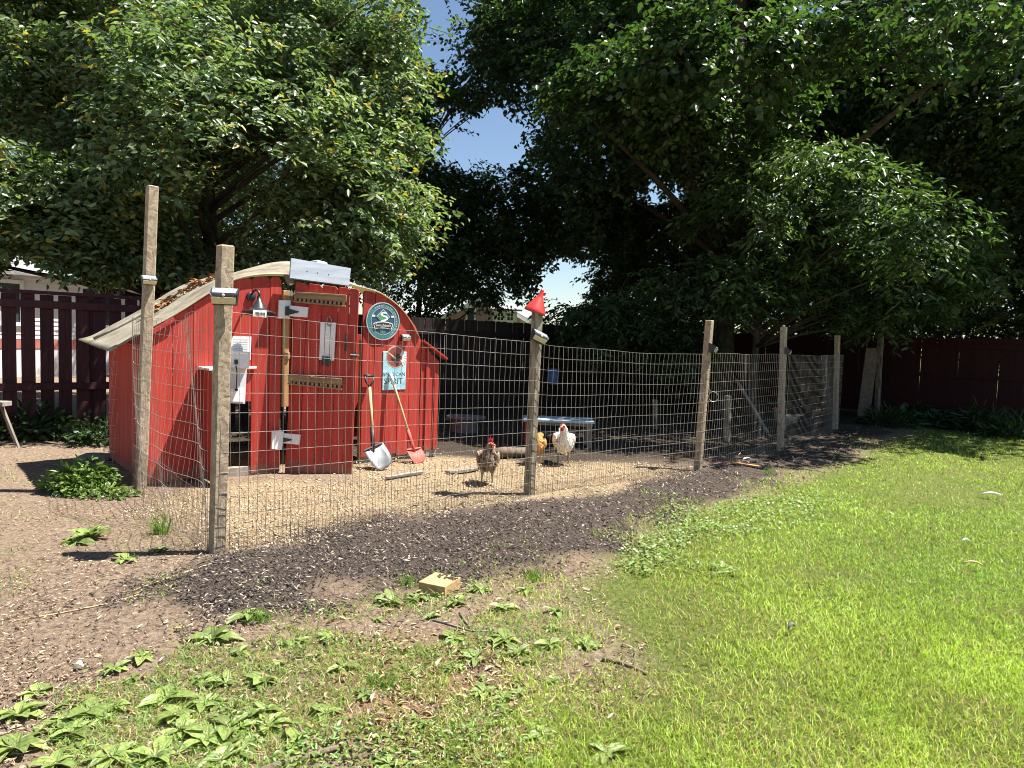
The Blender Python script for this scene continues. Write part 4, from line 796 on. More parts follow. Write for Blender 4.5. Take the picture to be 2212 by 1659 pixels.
# ------------------------------------------------------------------ hens
def hen(label, pos, yaw, head_yaw, cols, scale=1.0, comb=True, stoop=0, bar=26., legc=(.42, .34, .2)):
    pos = Vector((pos.x, pos.y, gzz(pos.x, pos.y) + .002)); t = thing('hen', pos, label, 'hen'); Rz = Matrix.Rotation(yaw, 3, 'Z'); piv = Vector((0, .12, .30)); Hz = Matrix.Rotation(head_yaw, 3, 'Z')
    def X(p, head=0.):
        p = Vector(p)
        if head: p = piv + (Matrix.Rotation(head_yaw * head, 3, 'Z') @ (p - piv))
        return pos + (Rz @ p) * scale
    m = mat('plumage', cols[0], cols[1], (bar, bar, bar * 1.4), .8, .006, .15, 0, 0, 5, 1.2, .40, .60); m2 = mat('dark_plumage', cols[2], cols[1], (bar, bar, bar), .75, .004, .2)
    sp = [(-.215, .335, .010, .018, 0), (-.18, .305, .038, .040, 0), (-.13, .265, .068, .070, 0), (-.07, .235, .088, .092, 0), (0, .222, .096, .104, 0), (.06, .226, .090, .104, 0), (.105, .255, .068, .082, .1), (.125, .295, .047, .055, .4), (.132, .335, .036, .040, .7), (.138, .37, .032, .034, 1), (.150, .398, .029, .029, 1), (.168, .405, .022, .021, 1), (.184, .398, .010, .010, 1)]
    rings = []
    for i, (y, z, rx, rz_, h) in enumerate(sp):
        a = sp[max(i - 1, 0)]; b = sp[min(i + 1, len(sp) - 1)]; tn = Vector((0, b[0] - a[0], b[1] - a[1])).normalized(); upv = Vector((1, 0, 0)).cross(tn)
        Mh = Matrix.Rotation(head_yaw * h, 3, 'Z'); rings.append((X((0, y, z), h), Rz @ Mh @ Vector((1, 0, 0)) * scale, Rz @ Mh @ upv * scale, rx, rz_))
    mb = MB(); mb.loft(rings, 14); body = obj('body', mb, m, t, smooth=True, sub=1)
    nf_ = 900; FP = []; FA = []; FN = []; FC = []
    for _ in range(nf_):
        q_ = R.uniform(.8, 9.6); i_ = int(q_); fr_ = q_ - i_; c0_, a0_, b0_, ra0, rb0 = rings[i_]; c1_, a1_, b1_, ra1, rb1 = rings[i_ + 1]; an = R.uniform(0, 2 * math.pi)
        e0_ = c0_ + a0_ * (math.cos(an) * ra0) + b0_ * (math.sin(an) * rb0); e1_ = c1_ + a1_ * (math.cos(an) * ra1) + b1_ * (math.sin(an) * rb1); p_ = e0_.lerp(e1_, fr_); ctr = c0_.lerp(c1_, fr_); nn_ = (p_ - ctr).normalized(); ax_ = (e0_ - e1_).normalized()
        FP.append(p_ - nn_ * .001); FA.append(ax_ + nn_ * .18 - Z * (.25 if i_ > 5 else .1)); FN.append(nn_); wgt = R.random(); wgt = wgt * .5 + (.5 if (math.sin(q_ * 9 + an * 2) > .2) else 0); FC.append([cols[0][c_] * (1 - wgt) + cols[1][c_] * wgt for c_ in range(3)] if R.random() > .12 else list(cols[2]))
    FL = np.array([R.uniform(.022, .045) for _ in range(nf_)]) * scale; np_mesh('feathers', leaf_verts(np.array(FP), np.array(FA), np.array(FN), FL, FL * .55, .05, .25), LEAF_F, 6, M['chip'], np.array(FC), parent=body, kind='stuff')
    for sx in (-1, 1):
        mb = MB(); wr = [((sx * .078, .075, .27), .012, .03), ((sx * .098, .03, .255), .017, .062), ((sx * .100, -.04, .25), .016, .06), ((sx * .082, -.11, .262), .012, .042), ((sx * .05, -.175, .285), .006, .015)]
        mb.loft([(X(c), Rz @ Vector((1, 0, 0)) * scale, Rz @ Vector((0, .2, 1)).normalized() * scale, a_, b_) for c, a_, b_ in wr], 10); obj('wing', mb, m, body, smooth=True, sub=1)
    mb = MB()
    for k in range(7):
        a = (k - 3) * .16; d_ = Vector((math.sin(a) * .6, -.9, .28)).normalized(); s_ = Vector((math.cos(a), 0, -math.sin(a))); o = Vector((math.sin(a) * .02, -.17, .30)); L = .135 - abs(k - 3) * .012
        pts = [o - s_ * .012, o + d_ * L * .6 - s_ * .022, o + d_ * L - s_ * .008, o + d_ * L + s_ * .008, o + d_ * L * .6 + s_ * .022, o + s_ * .012]; mb.prism([X(p) for p in pts], (Rz @ Vector((0, .3, .95))) * .004)
    obj('tail_feathers', mb, m2, body)
    mt = mat('hen_leg_skin', legc, tuple(x * .8 for x in legc), (30, 30, 30), .6)
    for sx in (-1, 1):
        mb = MB(); f = Vector((sx * .05, .02, .0)); mb.tube([X((sx * .045, .0, .16)), X((sx * .048, .005, .115)), X(f + Vector((0, -.008, .06))), X(f + Vector((0, 0, .012)))], [.034 * scale, .018 * scale, .0085 * scale, .008 * scale], 8)
        for a in (-.5, 0, .5, math.pi): L = .055 if a != math.pi else .03; mb.tube([X(f + Vector((0, 0, .012))), X(f + Vector((math.sin(a) * L * .6, math.cos(a) * L * .6, .010))), X(f + Vector((math.sin(a) * L, math.cos(a) * L, .003)))], [.007 * scale, .006 * scale, .003 * scale], 5)
        obj('leg', mb, mt, t, smooth=True)
    mk = mat('red_comb_skin', (.62, .03, .035), (.5, .02, .03), (30, 30, 30), .5); cz = 1.0 if comb else .2
    pr = [(.128, .418), (.135, .418 + .04 * cz), (.145, .424 + .01 * cz), (.152, .424 + .045 * cz), (.162, .426 + .01 * cz), (.168, .424 + .036 * cz), (.178, .418 + .006 * cz), (.186, .408)]
    mb = MB(); mb.prism([X((-.004, y, z), 1) for y, z in pr], (Rz @ Hz @ Vector((1, 0, 0))) * (.008 * scale)); obj('comb', mb, mk, body)
    mb = MB(); mb.sphere(X((-.009, .178, .368), 1), .015 * scale, (.55, .8, 1.5)); mb.sphere(X((.009, .178, .368), 1), .015 * scale, (.55, .8, 1.5)); mb.sphere(X((.019, .168, .402), 1), .015 * scale, (.7, .7, 1)); mb.sphere(X((-.019, .168, .402), 1), .015 * scale, (.7, .7, 1)); obj('wattles', mb, mk, body, smooth=True)
    mb = MB(); mb.tube([X((0, .178, .398), 1), X((0, .196, .396), 1), X((0, .212, .388), 1)], [.011 * scale, .008 * scale, .001], 8); obj('beak', mb, mat('beak_horn', (.45, .33, .16)), body, smooth=True)
    for sx in (-1, 1): mb = MB(); mb.sphere(X((sx * .026, .169, .409), 1), .0055 * scale); obj('eye', mb, M['black'], body, smooth=True)
    return t
hen('brown barred hen with red comb standing on the straw', G(1052, 1050), math.radians(176), math.radians(72), ((.15, .10, .065), (.34, .265, .18), (.05, .04, .03)), 1.0)
hen('white hen standing beyond the wire near the low table', G(1216, 1003), math.radians(178), math.radians(-35), ((.80, .77, .70), (.72, .64, .52), (.78, .76, .72)), 1.14, False, legc=(.30, .24, .16))
hen('golden buff hen half hidden behind the funnel post', G(1158, 1003), math.radians(170), math.radians(-15), ((.55, .30, .10), (.42, .20, .06), (.3, .14, .05)), .95)
hen('grey hen beside the stone topped post in shade', G(1694, 936), math.radians(60), math.radians(20), ((.24, .22, .20), (.16, .145, .13), (.1, .09, .08)), 1.0, False)

# ------------------------------------------------------------------ trees
def tree(name, label, base, tr_h, tr_r, crowns, nclus, leafL, leafW, pal, limbs=26, gap=.42, per=14, twig=.5, droop=.25, seed=1, opp=False, lean=(0, 0), cat='tree', group=None, gs=.75, shell=2.2, cut=None, tilt=.55, outw=.35):
    rg = np.random.default_rng(seed); base = Vector((base[0], base[1], 0)); t = thing(name, base, label, cat, group)
    vol = np.array([c[1][0] * c[1][1] * c[1][2] for c in crowns]); C = []; O = []
    cs_ = np.array([c[0] for c in crowns], float); rs_ = np.array([c[1] for c in crowns], float); tot = 0
    while tot < nclus:
        m_ = nclus; kk = rg.choice(len(crowns), m_, p=vol / vol.sum()); d = unit(rg.normal(size=(m_, 3))); f = rg.random(m_) ** (1 / shell); p = cs_[kk] + d * rs_[kk] * f[:, None]
        ok = (vnoise(p * [1, 1, 1.5] + seed * 13.1, gs) >= gap) & ~(skygap(p) & (rg.random(m_) < .95))
        if cut is not None: ok &= ~np.array([bool(cut(q_)) for q_ in p])
        C.append(p[ok]); O.append((d * rs_[kk] / rs_[kk].max(1, keepdims=True))[ok]); tot += ok.sum()
    C = np.concatenate(C)[:nclus]; O = np.concatenate(O)[:nclus]
    C = np.array(C); O = unit(np.array(O)); n = len(C)
    dirs = unit(O * [1, 1, .35] + rg.normal(size=(n, 3)) * [.55, .55, .3]); L = twig * rg.uniform(.6, 1.3, n)
    T0 = C - dirs * L[:, None] * .5; T1 = C + dirs * L[:, None] * .5 - np.array([0, 0, 1]) * (L * droop)[:, None]
    u_ = np.tile((np.arange(per) + .5) / per, (n, 1)) + rg.normal(0, .02, (n, per)); P = T0[:, None] + (T1 - T0)[:, None] * u_[:, :, None]; dd = unit(T1 - T0); S_ = unit(np.cross(dd, np.tile([0, 0, 1.], (n, 1))))
    sgn = np.where((np.arange(per) % 2) == 0, 1, -1)[None] * np.ones((n, 1)); A = dd[:, None] * .55 + S_[:, None] * (sgn * .85)[:, :, None] + rg.normal(0, .28, (n, per, 3)) - np.array([0, 0, .22])
    N_ = np.array([0, 0, 1.]) + rg.normal(0, tilt, (n, per, 3)) + O[:, None] * outw
    P = (P + rg.normal(0, .03, P.shape)).reshape(-1, 3); A = A.reshape(-1, 3); N_ = N_.reshape(-1, 3); k = len(P); lL = leafL * rg.uniform(.65, 1.2, k); lW = leafW * rg.uniform(.7, 1.2, k)
    pal = np.array([p[:3] for p in pal]) if not isinstance(pal, tuple) else np.array(pal); wts = PALW.get(name, None)
    ci = rg.integers(0, len(pal), n); cc = pal[ci][:, None] * rg.uniform(.75, 1.25, (n, per, 1)); tipf = (u_ > .86) & (rg.random((n, 1)) < TIPS.get(name, 0.)); tc = np.array([.30, .24, .045])
    cc = np.where(tipf[:, :, None], tc * rg.uniform(.7, 1.2, (n, per, 1)), cc).reshape(-1, 3)
    # limbs
    br = MB(); hgt = tr_h; tip = Vector((base.x + lean[0], base.y + lean[1], hgt)); path = [base - Z * .1]; nseg = 8
    for i in range(1, nseg + 1): path.append(base.lerp(tip, i / nseg) + Vector((R.uniform(-.06, .06), R.uniform(-.06, .06), 0)) * (i / nseg) * 2)
    tm = MB(); tm.tube(path, [tr_r * (1.25 if i == 0 else 1 - .72 * i / nseg) for i in range(nseg + 1)], 9); trunk = obj('trunk', tm, M['bark'], t, smooth=True)
    for q_ in rg.choice(n, min(limbs, n), replace=False):
        e = Vector(C[q_]); hz = min(max(e.z - (Vector((e.x, e.y, 0)) - base).length * .55, tr_h * .22), tr_h * .97); f = hz / tr_h; s_ = base.lerp(tip, f); md = s_.lerp(e, .5) + Vector((R.uniform(-.2, .2), R.uniform(-.2, .2), R.uniform(.0, .35))); r0 = max(.018, tr_r * (1 - .72 * f) * .5); br.tube([s_, s_.lerp(md, .5) + Z * .05, md, md.lerp(e, .55) + Vector((R.uniform(-.1, .1), 0, .06)), e], [r0, r0 * .75, r0 * .55, r0 * .35, .006], 5)
    obj('limbs', br, M['bark'], t, smooth=True, kind='stuff')
    sel = rg.random(n) < .8; Vt, Ft = seg_tubes(T0[sel], T1[sel], np.full(sel.sum(), .006), np.full(sel.sum(), .0025)); np_mesh('twigs', Vt, Ft, 6, M['bark'], parent=t, kind='stuff')
    np_mesh('crown', leaf_verts(P, A, N_, lL, lW), LEAF_F, 6, M['leaf'], cc, parent=t, kind='stuff'); return t
GAPS = ((-.150, -.085, .385, .60), (-.130, .004, .252, .335), (.052, .105, .062, .118), (-.10, .035, .0, .052), (.17, .25, .20, .25))      # openings where the real crowns leave the sky clear
def skygap(p):
    a, e = p[:, 0] / p[:, 1], (p[:, 2] - 1.4) / p[:, 1]; w_ = (vnoise(p * [1, .2, 1], 1.7) - .5) * .03; r = np.zeros(len(p), bool)
    for x0, x1, y0, y1 in GAPS: r |= (x0 + w_ < a) & (a < x1 + w_) & (y0 - w_ < e) & (e < y1 - w_)
    return r
PALW = {}; TIPS = {'cherry_tree': .2}
bright = [(.145, .205, .100), (.108, .162, .075), (.185, .235, .115), (.072, .120, .056)]
deep = [(.030, .062, .022), (.038, .075, .024), (.026, .052, .022), (.048, .085, .026)]
mid = [(.045, .085, .024), (.055, .10, .028), (.035, .07, .024)]
yel = [(.10, .13, .022), (.08, .11, .022), (.06, .09, .02)]
def clr(p):      # keep the sun and the view clear over the coop and straw
    return False
tree('cherry_tree', 'bright leaved cherry tree hanging over the coop and picket fence', (-5.0, 11.2), 6.8, .16, [((-5.3, 11.6, 5.4), (3.5, 2.6, 3.4)), ((-3.1, 9.9, 3.1), (1.9, 1.5, 1.2)), ((-6.6, 9.4, 3.6), (2.6, 1.7, 1.5)), ((-4.4, 9.3, 4.1), (2.3, 1.5, 1.3)), ((-4.9, 10.4, 6.0), (2.8, 1.6, 1.6)), ((-7.6, 10.8, 6.0), (2.0, 1.6, 1.8)), ((-2.7, 11.0, 5.0), (1.3, 1.3, 1.6)), ((-4.6, 9.6, 2.5), (1.6, 1.0, .6))] + [((-6.9, 9.4, 2.75), (2.3, .9, .8))] * 5 + [((-2.2, 11.0, 6.6), (1.1, 1.2, 2.0)), ((-2.6, 10.6, 3.6), (1.5, 1.3, 1.4))], 9600, .118, .056, bright, 60, .485, 13, .62, .2, 3, gs=.95, shell=3.0, outw=.6)
tree('shade_tree', 'dark leaved tree behind the cherry tree', (-9.5, 20.5), 10, .2, [((-10.0, 21.0, 8), (6.2, 3.2, 5.5)), ((-4.0, 19.5, 6.0), (3.4, 2.5, 4.2))], 4200, .13, .08, deep, 30, .36, 14, .8, .3, 5, gs=.6)
tree('slender_tree', 'dark slender tree whose sparse leaves stand against the sky', (-2.2, 15.6), 5.5, .09, [((-1.6, 15.6, 3.4), (2.0, 1.3, 1.8)), ((-.3, 16.0, 4.3), (1.4, 1.0, 1.2)), ((-.9, 15.6, 6.6), (1.1, 1.0, .8)), ((-2.4, 15.6, 6.0), (1.2, 1.2, 2.6)), ((.6, 16.2, 3.4), (1.0, .9, 1.1)), ((-.3, 15.6, 8.0), (1.3, 1.0, 1.4)), ((-1.5, 15.4, 9.0), (1.2, 1.0, 1.6))], 2900, .12, .075, deep, 30, .36, 13, .6, .35, 8, gs=.9, cut=lambda p: (-150 < p[0] / p[1] * F_PX < 15 and .255 < (p[2] - 1.4) / p[1] < .325) or (50 < p[0] / p[1] * F_PX < 150 and .07 < (p[2] - 1.4) / p[1] < .11))
tree('maple_tree', 'large dark maple with thick trunk behind the shaded run', (4.35, 14.2), 14, .24, [((5.2, 16.5, 9.0), (5.2, 4.0, 5.5)), ((2.6, 14.8, 7.5), (2.8, 2.4, 4.2)), ((6.9, 15.0, 8.4), (3.4, 2.4, 3.4)), ((4.2, 13.2, 7.9), (2.6, 1.6, 1.8)), ((6.3, 9.4, 5.9), (2.3, .8, 1.0)), ((4.6, 9.5, 5.6), (1.6, .6, .9)), ((5.3, 8.4, 5.9), (1.3, .5, .7))] + [((2.9, 9.7, 5.6), (1.6, .7, .8)), ((1.9, 9.9, 5.5), (1.1, .6, .7)), ((2.6, 11.5, 5.6), (2.2, 1.3, 1.0))] * 4, 10000, .125, .09, deep + mid, 60, .41, 13, .7, .35, 12, gs=.6, cut=lambda p: p[1] < (7.8 if p[0] > 4.2 else 8.9) + max(0, 2.6 - p[0]) * .5 or (abs(p[0] / p[1] - .306) < .02 and p[1] < 14.3 and p[2] < 8.5))  # low near lobes added, some out of view, to shade the run
tree('maple_tree', 'dark maple with forked trunk standing left of the thick maple', (2.9, 19.6), 13, .2, [((2.6, 19.6, 8.6), (4.0, 2.6, 5.6)), ((2.2, 18.4, 4.6), (2.4, 1.6, 1.6)), ((.9, 19.0, 10.5), (2.2, 1.6, 2.8))], 4200, .13, .10, deep, 50, .40, 13, .7, .35, 14, gs=.7, cut=lambda p: (p[0] / p[1] * F_PX < 30 and .1 < (p[2] - 1.4) / p[1] < .38) or (60 < p[0] / p[1] * F_PX < 190 and .055 < (p[2] - 1.4) / p[1] < .13))
tree('ash_tree', 'young ash with sunlit compound leaves over the wire run', (4.55, 12.9), 6.2, .075, [((5.0, 12.2, 3.9), (2.2, 1.5, 1.2)), ((6.6, 12.4, 3.1), (1.7, 1.2, .9)), ((4.0, 12.0, 2.6), (1.5, 1.0, .6)), ((3.6, 13.0, 4.8), (1.4, 1.2, 1.2)), ((6.6, 12.2, 2.2), (1.2, .8, .6)), ((6.8, 12.4, 2.4), (1.4, .8, .6)), ((4.2, 12.3, 2.5), (1.7, .8, .6)), ((2.9, 12.6, 2.4), (1.2, .7, .6)), ((8.0, 12.6, 3.0), (1.2, .8, .8)), ((5.9, 10.3, 3.3), (1.3, .6, .7)), ((4.6, 10.6, 4.3), (1.0, .6, .5)), ((3.6, 10.8, 3.5), (.8, .6, .5))], 2000, .15, .055, [(.065, .11, .042), (.085, .135, .05), (.045, .082, .032)], 46, .34, 15, .55, .35, 17, gs=.9, tilt=.45)
tree('ash_sapling', 'low ash sapling drooping over the shaded run by the board fence', (2.0, 12.9), 2.6, .035, [((1.75, 12.3, 1.75), (1.15, .8, .62)), ((2.9, 12.6, 1.5), (.9, .7, .7))], 300, .15, .055, deep, 20, .34, 15, .5, .5, 19, gs=1.2, tilt=.45)
tree('oak_tree', 'tall dark tree leaning over the right red fence', (12.5, 17.0), 13, .2, [((11.5, 15.5, 8.0), (4.5, 3.6, 6.0)), ((9.2, 14.4, 4.6), (3.0, 1.8, 2.0)), ((12.0, 13.2, 4.5), (2.6, 2.2, 2.6)), ((9.2, 13.6, 7.5), (3.2, 2.6, 3.0)), ((10.4, 11.4, 6.2), (3.2, 1.4, 2.0)), ((9.5, 10.4, 6.4), (2.4, .8, .9)), ((11.0, 14.6, 2.6), (2.4, 1.2, 1.0))], 6600, .12, .08, mid + deep[:2] + yel[:1], 50, .37, 13, .7, .3, 23, lean=(1.6, -.5), gs=.6, cut=lambda p: p[1] < 9.4)  # front lobes, mostly out of view, added to shade the lawn strip
tree('yellow_green_tree', 'yellow green sunlit tree beyond the right red fence', (16.5, 20.5), 11, .2, [((16.0, 20.5, 6.5), (4.2, 3.2, 5.6))], 2600, .13, .085, yel, 30, .36, 13, .8, .3, 29, gs=.7)
tree('hedge_tree', 'bushy dark hedge tree rising behind the dark board fence', (6.2, 20.4), 4.2, .08, [((4.2, 19.6, 2.6), (2.6, 1.1, 1.9)), ((8.6, 18.6, 2.8), (3.2, 1.3, 2.2)), ((1.9, 17.4, 2.0), (1.4, .8, 1.0)), ((2.6, 17.0, 2.9), (1.5, .9, 1.3)), ((4.6, 18.8, 3.6), (2.6, 1.0, 1.6))], 2900, .12, .075, deep, 20, .3, 13, .6, .3, 31, gs=.8)
tree('hedge_tree', 'bushy green hedge tree rising behind the right red fence', (13.2, 15.0), 4.4, .08, [((12.2, 15.4, 2.8), (2.6, 1.4, 2.0)), ((14.5, 12.8, 3.0), (2.6, 1.6, 2.2)), ((12.0, 14.0, 2.1), (3.2, .8, .8)), ((9.6, 16.4, 2.2), (2.4, .9, 1.0))], 2600, .11, .07, mid + yel[:1], 20, .3, 13, .6, .3, 33, gs=.8)
for k, (x, y, lab) in enumerate(((8.5, 25.0, 'tall background tree behind the thick maple'), (4.4, 29.0, 'tall background tree in the gap left of the forked maple'), (15.0, 28.0, 'tall background tree behind the yellow green tree'), (-13.0, 25.0, 'tall background tree behind the white house'))):
    hx = 9.5; tree('background_tree', lab, (x, y), hx + 3, .22, [((x, y, 8.0 if k != 1 else 15.5), (5.6, 3.0, 7.0 if k != 1 else 3.5))], 2300 if k != 1 else 900, .19, .13, deep + mid, 24, .34, 12, 1.0, .3, 40 + k, gs=.5, group='trees beyond the yard')

# ------------------------------------------------------------------ shrubs and weeds
def shrub(name, label, c, r, n, leafL, leafW, pal, seed, cat='shrub', stems=14, tilt=.6):
    rg = np.random.default_rng(seed); c = Vector(c); t = thing(name, c, label, cat); d = unit(rg.normal(size=(n, 3)) * [1, 1, .8]); d[:, 2] = np.abs(d[:, 2]); f = rg.random(n) ** (1 / 2.6); lump = .75 + .5 * vnoise(d * 2 + seed * 3.3, 1.6)
    P = np.array(c) + d * np.array(r) * f[:, None] * lump[:, None]; A = d * [1, 1, .5] + rg.normal(0, .5, (n, 3)); N_ = np.array([0, 0, 1.]) + rg.normal(0, tilt, (n, 3)) + d * .4
    cc = np.array(pal)[rg.integers(0, len(pal), n)] * rg.uniform(.7, 1.25, (n, 1)); np_mesh('foliage', leaf_verts(P, A, N_, leafL * rg.uniform(.6, 1.2, n), leafW * rg.uniform(.7, 1.2, n)), LEAF_F, 6, M['weed'], cc, parent=t, kind='stuff')
    mb = MB()
    for k in range(stems): e = Vector(P[k]); mb.tube([c + (e - c) * .05 - Z * .02, c.lerp(e, .5) + Z * .03, e], [.006, .005, .002], 4)
    obj('stems', mb, M['log'], t); return t
wg = [(.10, .17, .035), (.13, .20, .04), (.085, .14, .035), (.16, .22, .055)]
g = G(160, 1065); shrub('weed_bush', 'leafy green weed clump beside the wire roll', (g.x, g.y + .12, 0), (.31, .22, .23), 1300, .062, .028, wg, 51, 'weed')
g = G(228, 1072); shrub('weed_bush', 'small leafy weeds at the foot of the tallest post', (g.x, g.y, 0), (.25, .16, .10), 330, .05, .026, wg, 52, 'weed')
g = G(195, 968); shrub('dark_shrub', 'low dark shrub between picket fence and coop', (g.x, g.y + .3, 0), (.42, .35, .34), 900, .06, .04, deep, 53)
for k, (x, y, lab) in enumerate(((55, 950, 'dark broad leaved plant under the maroon picket fence'), (1985, 912, 'dark leafy plant at left end of the right red fence bed'), (2045, 925, 'spreading dark plant before the right red fence'), (2130, 935, 'spiky dark plant before the right red fence'), (2200, 948, 'arching dark grass clump before the right red fence'), (1930, 925, 'small dark plant behind the tall grey pole'))):
    g = G(x, y); shrub('border_plant', lab, (g.x, g.y + .15, 0), (.5, .3, .42 if k in (0, 3) else .3), 420, .15 if k < 3 else .26, .07 if k < 3 else .03, deep, 60 + k, 'plant')
rk = G(207, 992); mb = MB(); mb.sphere(Vector((rk.x, rk.y, .02)), .12, (1.5, .8, .42), 9, 5); tag(obj('edging_stone', mb, M['stone'], loc=(rk.x, rk.y, 0)), 'bluish grey edging stone behind the leafy weed clump', 'stone')

# plantain rosettes: every leaf its own part, meshes shared
m_pl = mat('plantain_leaf', (.25, .30, .085), (.13, .20, .055), (5, 5, 5), .40, .0, .45, .35)
nd_ = m_pl.node_tree.nodes; lk = m_pl.node_tree.links; tr_ = nd_.new("ShaderNodeBsdfTranslucent"); tr_.inputs[0].default_value = (.25, .34, .06, 1); mxs = nd_.new("ShaderNodeMixShader"); mxs.inputs[0].default_value = .25
lk.new(nd_["Principled BSDF"].outputs[0], mxs.inputs[1]); lk.new(tr_.outputs[0], mxs.inputs[2]); lk.new(mxs.outputs[0], nd_["Material Output"].inputs[0])
wv_ = nd_.new("ShaderNodeTexWave"); wv_.inputs["Scale"].default_value = 2.6; wv_.inputs["Distortion"].default_value = .6; tcx = nd_.new("ShaderNodeTexCoord"); lk.new(tcx.outputs["Object"], wv_.inputs[0])
bpn = nd_.new("ShaderNodeBump"); bpn.inputs["Strength"].default_value = .5; bpn.inputs["Distance"].default_value = .003; lk.new(wv_.outputs["Fac"], bpn.inputs["Height"]); lk.new(bpn.outputs[0], nd_["Principled BSDF"].inputs["Normal"])
PLM = []
for k in range(5):
    mb = MB(); L = 1.0; wd = (.52, .62, .46, .56, .42)[k]; vs = []; fs = []; rowsn = 7
    for i in range(rowsn):
        v = i / (rowsn - 1); wv = wd * (.10 if v < .12 else math.sin(math.pi * min(1, ((v - .12) / .9) ** .75)) ** .8 * 1.0); zc = -.55 * v * v * (.5 + .15 * k) + .12 * v
        for s_ in (-1, -.5, 0, .5, 1): vs.append((s_ * max(wv, .015) * .5, v * L, zc + abs(s_) * wv * .22 + .02 * math.sin(v * 14 + s_ * 3 + k)))
    for i in range(rowsn - 1):
        for j in range(4): fs.append((i * 5 + j, i * 5 + j + 1, (i + 1) * 5 + j + 1, (i + 1) * 5 + j))
    mb.add(vs, fs); PLM.append(mesh_of('leaf', mb, m_pl, True))
ROS = [(457, 1387, .17), (537, 1338, .15), (359, 1509, .17), (443, 1596, .16), (394, 1579, .15), (495, 1568, .16), (579, 1561, .15), (488, 1474, .13), (565, 1467, .12), (188, 1537, .14), (140, 1551, .13), (38, 1544, .14), (31, 1617, .15), (705, 1537, .11), (244, 1453, .10), (307, 1429, .11), (335, 1638, .14), (244, 1640, .13), (572, 1530, .14), (443, 1516, .13), (708, 1383, .10), (842, 1303, .16), (898, 1296, .11), (983, 1310, .12), (1085, 1324, .13), (1037, 1279, .12), (1198, 1328, .12), (1139, 1282, .13), (980, 1387, .13), (1090, 1394, .14), (1187, 1404, .12), (1027, 1432, .12), (1044, 1499, .10), (741, 1443, .10), (1264, 1401, .11), (1310, 1638, .12), (1170, 1596, .10), (839, 1652, .10), (120, 1655, .14), (520, 1620, .15), (640, 1600, .12), (270, 1215, .15), (345, 1192, .12), (1120, 1420, .11), (75, 1500, .11), (160, 1580, .13), (480, 1640, .14), (380, 1545, .13)]
def rosette(g, L, lab, grp, n=None, elev=(.1, .62), name='plantain', cat='weed'):
    t = thing(name, Vector((g.x, g.y, gzz(g.x, g.y))), lab, cat, grp); n = n or R.randint(8, 13)
    for k in range(n):
        o = bpy.data.objects.new('leaf', R.choice(PLM)); col.objects.link(o); o.parent = t; a = k * 2.4 + R.uniform(-.25, .25); e = elev[0] + (elev[1] - elev[0]) * (k / n) + R.uniform(-.1, .1); s_ = L * .72 * R.uniform(.45, 1.2) * (1 - .35 * k / n)
        o.rotation_mode = 'XYZ'; o.rotation_euler = (e, R.uniform(-.25, .25), a); o.scale = (s_ * R.uniform(.9, 1.15),) * 1 + (s_, s_); o.location = (0, 0, .008)
def PZ(x, y):
    zs = (((940, 1290), 60, 'plantain rosette close beside the sawn lumber offcut'), ((290, 1203), 90, 'broad plantain in the shadow at the foot of the corner post'), ((1005, 1350), 60, 'plantain rosette beside the dark crooked twig'), ((1330, 1440), 90, 'plantain rosette near the forked dry twig'), ((640, 1610), 110, 'plantain rosette beside the thick dead stick'), ((500, 1350), 70, 'plantain rosette at the left tip of the mulch'), ((1120, 1300), 120, 'plantain rosette between the offcut and the lawn'))
    for (a, b), r, l_ in zs:
        if math.hypot(x - a, y - b) < r: return l_, l_.replace('plantain rosette', 'plantains').replace('broad plantain', 'plantains')
    if x < 330 and y < 1700: return 'plantain rosette on the bare path left of the dense plantain patch', 'plantains on the bare path'
    if y > 1480 and x < 650: return 'plantain rosette crowded in the dense plantain patch', 'plantains in the dense patch'
    if 660 < x < 1100: return 'plantain rosette among the dry brown leaf litter', 'plantains in the leaf litter'
    return 'plantain rosette in the thin grass between mulch and lawn', 'plantains in thin grass'
for _ in range(60):
    x, y = R.uniform(20, 1330), R.uniform(1290, 1650); g = G(x, y)
    if sdist(np.array([[g.x, g.y]]), WEEDY)[0] > .05 and sdist(np.array([[g.x, g.y]]), LAWN)[0] < .1: ROS.append((x, y, R.uniform(.05, .095)))
for x, y, L in ROS:
    lab, grp = PZ(x, y)
    if L < .0955: lab = 'small young ' + lab; grp = 'small ' + grp
    rosette(G(x, y), L, lab, grp)
g = G(190, 1165); rosette(g, .23, 'bright upright dock weed beside the mesh corner', None, 13, (.25, 1.15), 'dock_weed'); g = G(160, 1175); rosette(g, .22, 'flattened pale dock weed lying on bare soil', None, 7, (.0, .2), 'dock_weed')
g = G(1713, 1085); rosette(g, .13, 'lone broad leaved weed by the clover edge', None, 9, (.1, .5), 'dock_weed')

# ------------------------------------------------------------------ loose things on the ground
bo = G(943, 1283); bo.z = gzz(bo.x, bo.y); ba = math.radians(-24); ax = Vector((math.cos(ba), math.sin(ba), 0)); ay = Vector((-ax.y, ax.x, 0)); wbk = thing('wood_block', bo, 'sawn lumber offcut with mulch crumbs lying at the mulch edge', 'wood block'); mb = MB(); mb.box(bo + ax * -.01 + ay * .05 + Z * .028, ax, ay, (Z).normalized(), .082, .088, .034); obj('offcut', mb, M['block'], wbk, bev=.002)
tp_ = [bo + ax * (-.01 + R.uniform(-.05, .075)) + ay * (.05 + R.uniform(.02, .085)) + Z * .064 for _ in range(26)]; mb = MB()
for p_ in tp_: a_ = R.uniform(0, 6.3); mb.box(p_, Vector((math.cos(a_), math.sin(a_), 0)), Vector((-math.sin(a_), math.cos(a_), .2)).normalized(), Vector((.1, -.1, 1)).normalized(), R.uniform(.006, .016), .004, .003)
